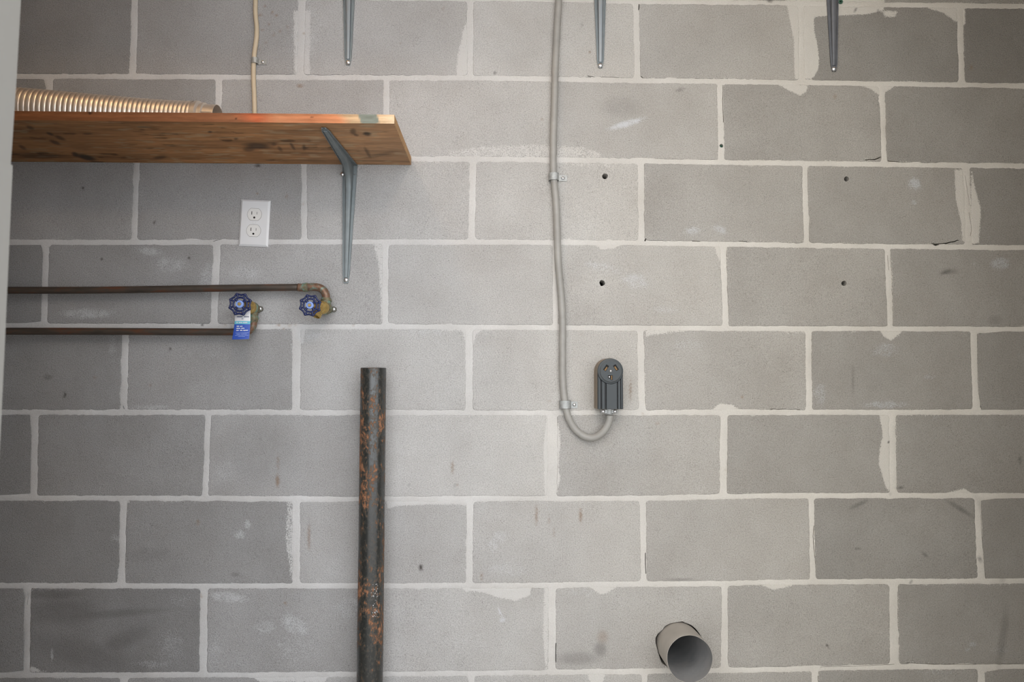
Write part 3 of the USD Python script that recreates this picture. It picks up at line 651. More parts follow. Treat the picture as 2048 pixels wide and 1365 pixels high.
# ---------------------------------------------------------------- the shelf board
zr = at(822, 330.5)[2]; xr_back = at(822.5, 330)[0]
zl_ = at(28, 324)[2]; xl_ = at(28, 324)[0]
fr = at_z(788.5, 247.5, zr); depth = -fr[1]; xr_front = fr[0]
TH = 0.0185
XL = X0 + 0.003
slope = (zr - zl_) / (xr_back - xl_)
def bz(x): return zr + slope * (x - xr_back)
def board_mesh():
    parts, cols = [], []
    def grid(fn, nu, nv, colf, flip):
        u, v = np.meshgrid(np.linspace(0, 1, nu), np.linspace(0, 1, nv), indexing='ij')
        P = fn(u.ravel(), v.ravel()); i = np.arange(nu * nv).reshape(nu, nv)
        a, b, c, d = i[:-1, :-1].ravel(), i[1:, :-1].ravel(), i[1:, 1:].ravel(), i[:-1, 1:].ravel()
        Fc = np.vstack([np.c_[a, b, c], np.c_[a, c, d]])
        if flip: Fc = Fc[:, ::-1]
        parts.append(trimesh.Trimesh(P, Fc, process=False)); cols.append(colf(P))
    def xx(u, v): return XL + u * ((xr_back + (xr_front - xr_back) * v) - XL)
    YB = -0.0015
    def under(P):
        x, y = P[:, 0], P[:, 1]
        px, py = to_px(P)
        s = meshkit.fbm(np.c_[x * 5, y * 70, 0 * x], 4, 3); s2 = meshkit.fbm(np.c_[x * 14, y * 120, 0 * x + 5], 3, 4); b = meshkit.fbm(np.c_[x * 22, y * 30, 0 * x + 9], 3, 6)
        c = np.array([0.50, 0.25, 0.105])[None] * (0.60 + 0.80 * s)[:, None]
        c = c * (1 - 0.22 * smooth(s2, 0.5, 0.7))[:, None]
        c = c * (0.72 + 0.56 * meshkit.fbm(np.c_[x * 9, y * 14, 0 * x + 21], 3, 8))[:, None]
        fl_ = smooth(meshkit.fbm(np.c_[x * 30, y * 110, 0 * x + 2], 2, 18), 0.62, 0.78)[:, None]; c = c * (1 - 0.5 * fl_) + np.array([0.55, 0.42, 0.26]) * 0.5 * fl_
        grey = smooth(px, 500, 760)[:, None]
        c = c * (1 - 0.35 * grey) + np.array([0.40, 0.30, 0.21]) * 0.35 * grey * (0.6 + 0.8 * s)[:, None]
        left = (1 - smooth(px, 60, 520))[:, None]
        c = c * (1 - 0.38 * left)  # darker left end: dimmer light put into the wood colour, besides its own tone
        kn = smooth(b, 0.66, 0.76) * smooth(s2, 0.42, 0.6)
        c = c * (1 - 0.5 * kn)[:, None]
        for kx, ky, rx, ry, an, st in [(172,315,24,6,14,.92),(150,309,8,5,25,.8),(515,292,30,7,3,.75),(498,299,14,5,0,.6),(734,268,9,4.5,10,.8),(706,263,7,7,30,.6),(712,270,6,3,20,.6),(585,293,3,10,-35,.7),(548,289,6,4,0,.5),(560,298,4,8,-40,.55),(608,295,4,7,-10,.6),(735,305,4,14,-30,.55),(320,315,16,4,-6,.6),(100,268,9,3,20,.8),(120,276,14,4,22,.65),(60,255,10,4,20,.6),(175,268,12,2,0,.6),(110,285,14,4,22,.7),(45,295,10,4,30,.6),(420,264,5,2.5,0,.7),(472,278,5,2.5,0,.6),(545,285,14,2,0,.3),(760,310,40,4,-12,.3),(80,312,60,6,0,.4)]:
            c_, sn = np.cos(np.radians(an)), np.sin(np.radians(an))
            u, v = (px - kx) * c_ + (py - ky) * sn, -(px - kx) * sn + (py - ky) * c_
            d = np.sqrt((u / rx) ** 2 + (v / ry) ** 2)
            k = st * (1 - smooth(d, 0.4, 1.25))
            c = c * (1 - k[:, None]) + np.array([0.035, 0.026, 0.02]) * k[:, None]
        return np.clip(c, 0.01, 0.9)
    def front(P):
        x, z = P[:, 0], P[:, 2]
        px, py = to_px(P)
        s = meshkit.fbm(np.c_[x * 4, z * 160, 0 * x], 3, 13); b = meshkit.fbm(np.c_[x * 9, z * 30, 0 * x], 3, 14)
        st = [(0, (0.19, 0.073, 0.026)), (250, (0.205, 0.08, 0.032)), (470, (0.245, 0.097, 0.043)), (520, (0.44, 0.11, 0.042)), (560, (0.48, 0.20, 0.095)), (620, (0.47, 0.18, 0.08)), (680, (0.60, 0.24, 0.11)), (705, (0.52, 0.35, 0.20)), (760, (0.66, 0.44, 0.26)), (800, (0.72, 0.56, 0.38))]  # wood colours along the edge, with the light falling off leftwards put in
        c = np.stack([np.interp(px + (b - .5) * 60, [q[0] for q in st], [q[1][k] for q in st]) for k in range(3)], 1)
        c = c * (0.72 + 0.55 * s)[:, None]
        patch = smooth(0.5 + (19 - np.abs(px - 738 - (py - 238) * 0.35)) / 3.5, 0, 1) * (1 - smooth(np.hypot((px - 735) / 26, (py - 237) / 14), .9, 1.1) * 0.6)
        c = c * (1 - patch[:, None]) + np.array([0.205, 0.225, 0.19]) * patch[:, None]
        for kx, ky, rr in [(624, 234.5, 2.2), (472, 237.5, 2.0), (180, 226, 4.0)]:
            k = 1 - smooth(np.hypot(px - kx, py - ky) / rr, .5, 1.3); c = c * (1 - .75 * k[:, None])
        return np.clip(c, 0.01, 0.9)
    def endg(P):
        s = meshkit.fbm(np.c_[P[:, 1] * 20, P[:, 2] * 150, 0 * P[:, 0]], 3, 15)
        return np.array([0.50, 0.29, 0.13])[None] * (0.65 + 0.6 * s)[:, None]
    def topc(P):
        s = meshkit.fbm(np.c_[P[:, 0] * 5, P[:, 1] * 70, 0 * P[:, 0]], 3, 16)
        return np.array([0.45, 0.30, 0.17])[None] * (0.6 + 0.7 * s)[:, None]
    yv = lambda v: YB + v * (-depth - YB)
    nx = 420
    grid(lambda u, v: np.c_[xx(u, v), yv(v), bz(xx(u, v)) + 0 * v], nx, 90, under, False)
    grid(lambda u, v: np.c_[xx(u, v), yv(v), bz(xx(u, v)) + TH + 0 * v], nx // 3, 20, topc, True)
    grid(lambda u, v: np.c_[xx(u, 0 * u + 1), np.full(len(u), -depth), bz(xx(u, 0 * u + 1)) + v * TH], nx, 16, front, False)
    grid(lambda u, v: np.c_[xx(u, 0 * u), np.full(len(u), YB), bz(xx(u, 0 * u)) + v * TH], 40, 4, topc, True)
    grid(lambda u, v: np.c_[xx(0 * u + 1, u), yv(u), bz(xx(0 * u + 1, u)) + v * TH], 60, 6, endg, True)
    grid(lambda u, v: np.c_[xx(0 * u, u), yv(u), bz(xx(0 * u, u)) + v * TH], 20, 4, endg, False)
    mm = cat(*parts); return mm, np.vstack(cols)
bm, bc = board_mesh()
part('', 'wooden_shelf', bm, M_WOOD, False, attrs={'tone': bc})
tag(stage.GetPrimAtPath('/World/wooden_shelf'), 'reddish brown pine shelf board with knotty dark underside and a green paint patch', 'shelf')

# ---------------------------------------------------------------- shelf brackets
def bracket(label, corner, tilt, L1, L2, m_body, m_rib, screws, wf1=0.0165, group='steel shelf brackets on the block wall'):
    t = thing('shelf_bracket', label, 'shelf bracket', corner, group)
    c = np.array(corner, float)
    ct, st = np.cos(tilt), np.sin(tilt)
    def W(x, u, v):     # x right, u out of the wall, v down
        return np.array([c[0] + x * ct - v * st, c[1] - u, c[2] - v * ct - x * st])
    wfl = lambda s, L: wf1 + (0.0078 - wf1) * min(1, s / L)
    def strip(L, arm):
        V_, F_ = [], []
        n = 14; lip = 0.0028; th = 0.0015
        for i in range(n + 1):
            s = L * i / n; w = wfl(s, L)
            if i == n: w *= 0.62
            for (x, d) in ((-w, 0.0003), (-w, lip), (-w + 0.0017, lip), (-w + 0.0021, th), (w - 0.0021, th), (w - 0.0017, lip), (w, lip), (w, 0.0003)):
                V_.append(W(x, s, d) if arm else W(x, d, s))
        for i in range(n):
            for k in range(8):
                a, b = i * 8 + k, i * 8 + (k + 1) % 8
                F_ += [(a, b, b + 8), (a, b + 8, a + 8)]
        for e in (0, n * 8):
            for k in range(1, 7): F_.append((e, e + k, e + k + 1))
        me = trimesh.Trimesh(V_, F_, process=False); me.fix_normals(); return me
    part(t, 'wall_leg', strip(L1, False), m_body, 20)
    part(t, 'shelf_arm', strip(L2, True), m_body, 20)
    # pressed rib that stiffens both legs and swells into a gusset at the corner
    st_ = []
    dl = lambda v, L: 0.0035 + 0.0125 * (1 - v / L)
    for v in np.linspace(L1 - 0.014, 0.062, 22): st_.append(((0.001, v), (dl(v, L1), v), v / L1))
    A, B = np.array([dl(0.062, L1), 0.062]), np.array([0.062, dl(0.062, L2)])
    C = np.array([0.020, 0.020])
    for q in np.linspace(0, 1, 14)[1:-1]:
        p = (1 - q) ** 2 * A + 2 * q * (1 - q) * C + q * q * B
        b = (0.001, 0.062 * (1 - 2 * q)) if q < .5 else (0.062 * (2 * q - 1), 0.001)
        b = (max(b[0], 0.001), max(b[1], 0.001))
        st_.append((b, tuple(p), 0.1))
    for v in np.linspace(0.062, L2 - 0.014, 18): st_.append(((v, 0.001), (v, dl(v, L2)), v / L2))
    V_, F_ = [], []
    for (bu, bv), (pu, pv), s in st_:
        w = 0.0094 - 0.0052 * s
        V_ += [W(-w, bu, bv), W(-w * 0.86, bu + (pu - bu) * .85, bv + (pv - bv) * .85), W(-w * 0.55, pu, pv), W(w * 0.55, pu, pv), W(w * 0.86, bu + (pu - bu) * .85, bv + (pv - bv) * .85), W(w, bu, bv)]
    for i in range(len(st_) - 1):
        for k in range(6):
            a, b = i * 6 + k, i * 6 + (k + 1) % 6
            F_ += [(a, b, b + 6), (a, b + 6, a + 6)]
    for e in (0, (len(st_) - 1) * 6):
        for k in range(1, 5): F_.append((e, e + k, e + k + 1))
    rm = trimesh.Trimesh(V_, F_, process=False); rm.fix_normals()
    part(t, 'stiffening_rib', rm, m_rib, 28)
    for x, v, r in screws:
        o = W(x, 0.0012, v)
        head = lathe([(r, 0), (r, 0.0012), (r * 0.86, 0.0030), (r * 0.45, 0.0042), (0, 0.0045)], o, (0, -1, 0), 18)
        s = part(t, 'screw', head, M_ZINC, 50)
    return t
cb = at(700.5, 331)
bracket('grey steel bracket holding up the wooden shelf near its right end', (cb[0], -0.0012, zr - 0.0010 + 0 * cb[0]), math.radians(1.2), 0.288, 0.250, M_STEEL, M_STEEL, [(-0.0172, 0.024, 0.0062), (0.0, 0.280, 0.0058), (0.0125, 0.024, 0.0018)], 0.0180)
for (x0_, xb_, yb_, lab, mb, mr) in [(700, 696.5, 131, 'grey bracket tip cut by the top edge above the right end of the wooden shelf', M_STEEL, M_RUSTZINC),
                                     (1199, 1200.5, 137, 'rust streaked grey bracket tip just right of the long grey cable at the top', M_STEEL, M_RUSTZINC),
                                     (1662, 1667, 144, 'dark steel bracket tip at top right beside a small green wall plug', M_STEEL_DARK, M_STEEL_DARK)]:
    b = at(xb_, yb_ - 5); tt = at((x0_ + xb_) / 2 - (2 if x0_ < 800 else 0), -105)
    bracket(lab, (b[0], -0.0012, b[2] + 0.274), 0.0, 0.280, 0.235, mb, mr, [(0.0, 0.274, 0.0060)], 0.0185)

ZU = at(1199, -105)[2]
part('', 'wooden_shelf', box(((XL + 1.05) / 2, -0.143, ZU + 0.0105), (1.05 - XL, 0.282, 0.0185), 0.001), plain('upper_pine', (0.36, 0.22, 0.12), 0.75, vary=0.15, scale=20), False)
tag(stage.GetPrimAtPath('/World/wooden_shelf_001'), 'upper wooden shelf carried by the three brackets along the top edge', 'shelf')
# ---------------------------------------------------------------- flexible duct on the shelf
RD = 0.0502
zt = lambda x: bz(x) + TH
def duct():
    p_end = at_z(432, 224, zt(-0.6))
    yA, yB = -0.147, -0.068
    xe = at(384, 224, -0.09)[0]
    key = []
    for f_ in np.linspace(0, 1, 12):
        x = XL + 0.03 + (xe - XL - 0.03) * f_
        s = max(0, (f_ - 0.48) / 0.52)
        y = yA + (yB - yA) * (0.72 * s * s * (3 - 2 * s) + 0.28 * s)
        key.append((x, y, zt(x) + RD + 0.003))
    P = spline(key, 1500)
    L = np.r_[0, np.cumsum(np.linalg.norm(np.diff(P, axis=0), axis=1))]
    per = 0.0098
    def rad(i, a):
        ph = (L[i] / per + a / (2 * np.pi)) % 1.0
        bump = np.abs(np.sin(np.pi * ph)) ** 0.7
        fine = 0.00012 * np.cos(2 * np.pi * ph * 4)
        return RD - 0.0012 + 0.0012 * bump + fine
    hose = tube(P, rad, 72, cap=False)
    t = thing('flexible_duct', 'ribbed silver aluminium duct hose lying on the wooden shelf', 'duct', tuple(P[len(P) // 2] - [0, 0, RD]))
    part(t, 'hose', hose, M_DUCT, True)
    T = P[-1] - P[-6]; T /= np.linalg.norm(T)
    e = P[-1]
    prof = [(RD - 0.001, -0.012), (RD - 0.001, 0.003), (RD + 0.0006, 0.004), (RD + 0.0006, 0.012), (RD - 0.003, 0.014), (RD - 0.0045, 0.016), (RD - 0.0045, 0.020), (RD - 0.0028, 0.021), (RD - 0.0028, 0.025), (RD - 0.006, 0.027),
            (RD - 0.0065, 0.051), (RD - 0.0075, 0.051), (RD - 0.0075, 0.0)]
    part(t, 'end_collar', lathe(prof, e, T, 64), M_DUCT, 30, label='plain metal collar at the open end')
    # seam lip that runs along the collar
    x_, y_, d_ = frame(T)
    n = np.array([0, -1.0, 0.0]); n -= T * (n @ T); n /= np.linalg.norm(n)
    q = e + n * (RD - 0.006) + np.array([0, 0, 0.012])
    part(t, 'seam', tube([q + T * 0.026, q + T * 0.038, q + T * 0.0505], 0.0011, 8), M_DUCT, True)
duct()

# ---------------------------------------------------------------- cables and their clamps
def clamp(label, px, py, w_px, h_px, tab_x, rad, yc, tab_h):
    c = at(px, py, -yc); s = 1.195e-3 * (1.634 - yc) / 1.634
    t = thing('cable_clamp', label, 'cable clamp', (c[0], 0, c[2]), 'zinc clamps holding the cables')
    hh = h_px * s / 2; ro, ri = w_px * s / 2, w_px * s / 2 - 0.0012
    a = np.linspace(np.pi, 0, 22)
    out = [(-ro, 0.0)] + [(ro * np.cos(q), yc + (rad + 0.0022) * np.sin(q)) for q in a] + [(ro, 0.0)]
    inn = [(ri, 0.0)] + [(ri * np.cos(q), yc + (rad + 0.0008) * np.sin(q)) for q in a[::-1]] + [(-ri, 0.0)]
    # strap profile in (x, out); extruded along z
    e = trimesh.creation.extrude_polygon(Polygon(out + inn).buffer(0), 2 * hh, engine='earcut')
    v = e.vertices.copy(); e.vertices = np.c_[c[0] + v[:, 0], -v[:, 1] - 0.0003, c[2] - hh + v[:, 2]]; e.fix_normals()
    part(t, 'strap', e, M_ZINC_WORN, 40)
    xt = at(tab_x, py, -0.002)[0]; th = tab_h * 1.195e-3
    tab = box(((c[0] + ro * 0.9 + xt) / 2, -0.0014, c[2] - 0.001), (xt - c[0] - ro * 0.9, 0.0014, th))
    part(t, 'tab', tab, M_ZINC_WORN, False)
    xs = (c[0] + ro + xt) / 2 + 0.0005
    part(t, 'screw', lathe([(0.0042, 0), (0.0042, 0.001), (0.0034, 0.0024), (0.0016, 0.0032), (0, 0.0034)], (xs, -0.0021, c[2] - 0.001), (0, -1, 0), 18), M_ZINC, 50)
    0 and part(t, 'screw_slot', box((xs, -0.0056, c[2] - 0.001), (0.0052, 0.0006, 0.0009)), M_STEEL_DARK, False)
M_ZINC_WORN = plain('worn_zinc', (0.36, 0.37, 0.36), 0.5, 0.4, vary=0.22, scale=160)

cream = [(510, -40), (511, 0), (511, 28), (513.5, 55), (512.5, 80), (509, 105), (507.5, 125), (507, 150), (508, 180), (509, 205), (509.3, 228), (509.3, 262), (509.3, 285)]
R1 = 0.0054
zc_top = ZTOP - 0.05
P = [at(x, y, -R1 - 0.0005) for x, y in cream]
topx = P[0][0]
P = [np.array([topx, -R1 - 0.0005, z]) for z in np.linspace(2.38, P[0][2] + 0.15, 4)] + P
P += [P[-1] + np.array([0, 0.0035, -0.010])]
part('', 'electrical_cable', tube(spline(P, 160), R1, 16), M_CREAM, True)
tag(stage.GetPrimAtPath('/World/electrical_cable'), 'thin cream sheathed cable running down behind the wooden shelf', 'cable')
clamp('small zinc clamp holding the thin cream cable above the shelf', 509.5, 122, 14, 11.5, 533, R1, R1 + 0.0005, 10)

R2 = 0.0083
grey = [(1118, -30), (1117.5, 0), (1114.5, 50), (1112, 100), (1110, 150), (1109, 200), (1107, 260), (1106.5, 310), (1107, 345), (1108.5, 366), (1112, 405), (1114, 450), (1115, 490), (1116.5, 525), (1120, 566), (1123, 600), (1125, 640), (1125.2, 682), (1125, 730), (1126.5, 775), (1130, 806), (1135, 830),
        (1142, 847), (1152, 861), (1166, 872), (1182, 876.5), (1197, 872), (1209, 861), (1217, 846), (1220, 831)]
n = len(grey)
P = []
for i, (x, y) in enumerate(grey):
    out = R2 + 0.0006
    if i > n - 7: out = R2 + 0.0006 + (0.021 * smooth(np.array(float(i)), n - 7, n - 1))
    P.append(at(x, y, -float(out)))
P = [np.array([P[0][0], -R2 - 0.0006, z]) for z in np.linspace(2.38, P[0][2] + 0.15, 4)] + P
part('', 'power_cable', tube(spline(P, 320), R2, 20), M_GREYCABLE, True)
tag(stage.GetPrimAtPath('/World/power_cable'), 'long grey cable bending in a U into the dark range outlet', 'cable')
clamp('zinc clamp on the straight upper run of the long grey cable', 1107.5, 354, 20.5, 15, 1134, R2, R2 + 0.0006, 12)
clamp('zinc clamp on the grey cable just above its U bend', 1130.5, 809.5, 23.5, 15.5, 1155, R2, R2 + 0.0006, 13)

# ---------------------------------------------------------------- dark three-slot outlet
def heavy_outlet():
    DEP = 0.056
    sc = (1.634 - DEP) / FPX          # metres per pixel on the front plane (approximately)
    c = at(1220.7, 742.8, -DEP)
    def q(px, py): 
        w = at(px, py, -DEP); return np.array([w[0], w[2]])
    t = thing('range_outlet', 'dark slate surface mounted three slot power outlet fed by the grey cable', 'power outlet', (c[0], 0, q(1220, 819)[1]))
    R = 25.6 * sc
    zb_ = q(1220, 819)[1]; xl, xr = c[0] - 26.2 * sc, c[0] + 26.4 * sc
    a = np.linspace(0, np.pi, 28)
    prof = Polygon([(xr, zb_)] + [(c[0] + R * 1.02 * np.cos(k), c[2] + R * 1.02 * np.sin(k)) for k in a] + [(xl, zb_)])
    part(t, 'housing', plate(prof, -DEP + 0.006, -0.0006), M_TAN, 25, label='tan sides of the housing')
    circ = Point(c[0], c[2]).buffer(R, 32)
    cover = prof.buffer(-0.0006).difference(circ.buffer(0.0002))
    cover = max(getattr(cover, 'geoms', [cover]), key=lambda g: g.area)
    part(t, 'cover', plate(cover, -DEP + 0.0035, -DEP + 0.006), M_SLATE_SHADE, 25)
    def rib(x0, x1, yf, m_, nm='rib'):
        bx = Polygon([(q(x0, 0)[0] if 0 else c[0] + (x0 - 1220.7) * sc, zb_), (c[0] + (x1 - 1220.7) * sc, zb_), (c[0] + (x1 - 1220.7) * sc, c[2] - R * 0.2), (c[0] + (x0 - 1220.7) * sc, c[2] - R * 0.2)]).difference(circ.buffer(0.0004))
        bx = max(getattr(bx, 'geoms', [bx]), key=lambda g: g.area)
        part(t, nm, plate(bx, yf, -DEP + 0.004, 0.0007), m_, 20)
    rib(1212.6, 1233.2, -DEP - 0.0028, M_SLATE, 'raised_panel')
    for x0, x1 in ((1196.2, 1200.0), (1203.6, 1209.0), (1235.8, 1240.4), (1242.0, 1244.6)): rib(x0, x1, -DEP - 0.0012, M_SLATE)
    disc = lathe([(0, 0.0062), (R * 0.80, 0.0062), (R * 0.815, 0.0058), (R * 0.83, 0.0040), (R * 0.90, 0.0036), (R * 0.985, 0.0030), (R, 0.0016), (R, -0.006)], (c[0], -DEP, c[2]), (0, -1, 0), 64)
    part(t, 'face', disc, M_SLATE, 30)
    part(t, 'face_edge', ring((c[0], -DEP - 0.0060, c[2]), (0, -1, 0), R * 0.812, 0.0004, 64, 6), M_SLATE_LINE, True)
    yf = -DEP - 0.0063
    def slot(px, py, w, h, ang, brass):
        o = np.array([c[0] + (px - 1220.7) * sc, c[2] - (py - 742.8) * sc]); ca, sa = np.cos(np.radians(ang)), np.sin(np.radians(ang))
        def rect(x0, x1, z0, z1): return Polygon([(o[0] + x * ca - z * sa, o[1] + x * sa + z * ca) for x, z in ((x0, z0), (x1, z0), (x1, z1), (x0, z1))])
        w, h = w * sc / 2, h * sc / 2
        s = part(t, 'slot', plate(rect(-w, w, -h, h), yf - 0.0002, yf + 0.001), M_BLACK, False)
        part(s, 'contact', plate(rect(*brass(w, h)), yf - 0.0005, yf + 0.001), M_BRASS_DULL, False)
    slot(1211.3, 736.3, 6.2, 12.5, -33, lambda w, h: (-w * .2, w * .75, -h * .9, h * .35))
    slot(1231.0, 735.8, 6.2, 12.5, 33, lambda w, h: (-w * .75, w * .2, -h * .8, h * .5))
    slot(1222.2, 755.9, 4.6, 9.6, 0, lambda w, h: (-w * .45, w * .45, -h * .85, h * .85))
    o = np.array([c[0] + (1218.0 - 1220.7) * sc, c[2] - (754.5 - 742.8) * sc])
    part(t, 'slot', plate(sbox(o[0] - 3 * sc, o[1] - 2.4 * sc, o[0] + 2.6 * sc, o[1] + 3.2 * sc), yf - 0.0002, yf + 0.001), M_BLACK, False)
    part(t, 'contact', lathe([(0.0016, 0), (0.0015, 0.0008), (0, 0.0012)], (o[0] - 0.0003, yf, o[1]), (0, -1, 0), 12), M_ZINC, 40)
    o = np.array([c[0], c[2] + 0.0002])
    part(t, 'screw', lathe([(0.0034, 0), (0.0032, 0.0012), (0.0014, 0.0024), (0, 0.0026)], (o[0], yf, o[1]), (0, -1, 0), 16), M_ZINC, 50)
    # strain relief clamp under the housing
    k = part(t, 'cable_connector', cat(lathe([(0, 0.0), (0.0105, 0.0), (0.0105, 0.010), (0.0095, 0.013), (0.0, 0.013)], (c[0] + 0.0005, -0.030, zb_), (0, 0, -1), 24),
                 box((c[0], -0.037, zb_ - 0.006), (0.040, 0.004, 0.010), 0.001), box((c[0], -0.026, zb_ - 0.006), (0.040, 0.004, 0.010), 0.001)), M_ZINC_WORN, 30, label='zinc strain relief clamp')
    for dx in (-0.0145, 0.0135):
        part(k, 'screw', lathe([(0.0048, 0), (0.0048, 0.0012), (0.0036, 0.003), (0.0012, 0.0036), (0, 0.0037)], (c[0] + dx, -0.0388, zb_ - 0.006), (0, -1, 0), 18), M_ZINC, 50)
M_BRASS_DULL = plain('dull_brass', (0.20, 0.115, 0.042), 0.6, 0.3)
M_SLATE_SHADE = plain('slate_shade', (0.014, 0.016, 0.017), 0.6)  # shade of the grooves between the ribs, put into the cover colour
heavy_outlet()

# ---------------------------------------------------------------- white duplex outlet
def duplex():
    ang = math.radians(-2.0)
    c = at(508.7, 446.5, -0.004)
    t = thing('duplex_outlet', 'white duplex wall outlet with cover plate below the wooden shelf', 'wall outlet', (c[0], 0, c[2]))
    s = 1.195e-3
    ca, sa = np.cos(ang), np.sin(ang)
    def tr(x, z): return (c[0] + x * ca - z * sa, c[2] + x * sa + z * ca)
    def rot(me):
        v = me.vertices; x, z = v[:, 0].copy(), v[:, 2].copy()
        me.vertices = np.c_[c[0] + x * ca - z * sa, v[:, 1], c[2] + x * sa + z * ca]; return me
    w, h = 58.6 * s / 2, 94.2 * s / 2
    recs = []
    for dz in (0.0205, -0.0188):
        g = Point(0, dz).buffer(0.0166, 32).intersection(sbox(-0.03, dz - 0.0142, 0.03, dz + 0.0142)); recs.append((g, dz))
    outer = sbox(-w, -h, w, h)
    hole = unary_union([g.buffer(0.0006) for g, _ in recs])
    V0 = plate(outer.difference(outer.buffer(-0.0042)), -0.0030, -0.0002)
    # bevelled rim
    rim = trimesh.convex.convex_hull(np.array([(x * w, -0.0004, z * h) for x in (-1, 1) for z in (-1, 1)] + [(x * w, -0.0024, z * h) for x in (-1, 1) for z in (-1, 1)] + [(x * (w - 0.0042), -0.0056, z * (h - 0.0042)) for x in (-1, 1) for z in (-1, 1)]))
    face = plate(outer.buffer(-0.0046, join_style=2).difference(hole), -0.0060, -0.0050)
    part(t, 'cover_plate', cat(rot(rim), rot(face)), M_PLASTIC, 25)
    for g, dz in recs:
        r = part(t, 'receptacle', rot(plate(g, -0.0066, -0.0050, 0.0003)), M_PLASTIC2, 20)
        part(r, 'slot', rot(plate(sbox(-0.0072, dz - 0.0008, -0.0055, dz + 0.0070), -0.0068, -0.0062)), M_VOID2, False)
        part(r, 'slot', rot(plate(sbox(0.0052, dz, 0.0066, dz + 0.0062), -0.0068, -0.0062)), M_VOID3, False)
        part(r, 'ground_hole', rot(plate(Point(0.0, dz - 0.0076).buffer(0.0024), -0.0068, -0.0062)), M_BLACK, False)
        edge = g.buffer(0.0007).difference(g)
        part(r, 'gap', rot(plate(edge, -0.0061, -0.0052)), M_VOID3, False)
    part(t, 'screw', rot(lathe([(0.0032, 0), (0.003, 0.0008), (0, 0.0012)], (0.0, -0.0060, 0.0008), (0, -1, 0), 16)), M_PLASTIC, 40)
M_VOID2 = plain('slot_shadow', (0.09, 0.09, 0.085), 0.8)
M_VOID3 = plain('slot_grey', (0.25, 0.245, 0.24), 0.8)
duplex()

# ---------------------------------------------------------------- copper pipes and valves
RP = 0.0083
YPIPE = -0.026
up_px = [(-160, 583), (14, 581), (250, 580), (400, 577.5), (512, 575.8), (640, 574.5)]
def bend(pts_px, y):
    return [at(x, yy, y) for x, yy in pts_px]
upt = thing('copper_pipe', 'upper tarnished copper pipe that ends in an elbow at the right valve', 'pipe', tuple(at(512, 576, YPIPE)), 'tarnished copper water pipes')
P = [np.array([XL + 0.002, YPIPE, at(-160, 582, YPIPE)[2]])] + bend([(-160, 582), (14, 581), (130, 581), (250, 580), (400, 577.5), (512, 576), (600, 575)], YPIPE)
part(upt, 'tube', tube(spline(P, 60), RP, 20), M_COPPER, True)
E1 = spline(bend([(596, 575), (620, 574.6), (632, 574.7), (642, 577.5), (649, 584), (652, 593), (652.3, 604)], YPIPE), 40)
part(upt, 'elbow', tube(E1, RP + 0.0011, 20), M_COPPER_JOINT, True)
for k_, w_ in ((8, 0.012), (37, 0.010)):
    a_, b_ = E1[k_], E1[min(k_ + 2, 39)]; d_ = (b_ - a_) / np.linalg.norm(b_ - a_)
    part(upt, 'solder_collar', lathe([(0, -w_ / 2), (RP + 0.0016, -w_ / 2), (RP + 0.0024, -w_ / 4), (RP + 0.0024, w_ / 4), (RP + 0.0016, w_ / 2), (0, w_ / 2)], a_, d_, 24), M_VERDI, 30)
lot = thing('copper_pipe', 'lower tarnished copper pipe that ends behind the blue paper tag', 'pipe', tuple(at(300, 663, YPIPE)), 'tarnished copper water pipes')
P = [np.array([XL + 0.002, YPIPE, at(-160, 663, YPIPE)[2]])] + bend([(-160, 663), (10, 663), (200, 663.3), (350, 664), (478, 664.6)], YPIPE)
part(lot, 'tube', tube(spline(P, 50), RP, 20), M_COPPER, True)
E2 = spline(bend([(472, 664.6), (484, 664.4), (495, 662.5), (503, 656.5), (506, 648), (506.3, 638)], YPIPE), 36)
part(lot, 'elbow', tube(E2, RP + 0.0011, 20), M_COPPER_JOINT, True)
a_, d_ = E2[33], np.array([0, 0, 1.0])
part(lot, 'solder_collar', lathe([(0, -0.005), (RP + 0.0016, -0.005), (RP + 0.0024, -0.002), (RP + 0.0024, 0.002), (RP + 0.0016, 0.005), (0, 0.005)], a_, d_, 24), M_VERDI, 30)

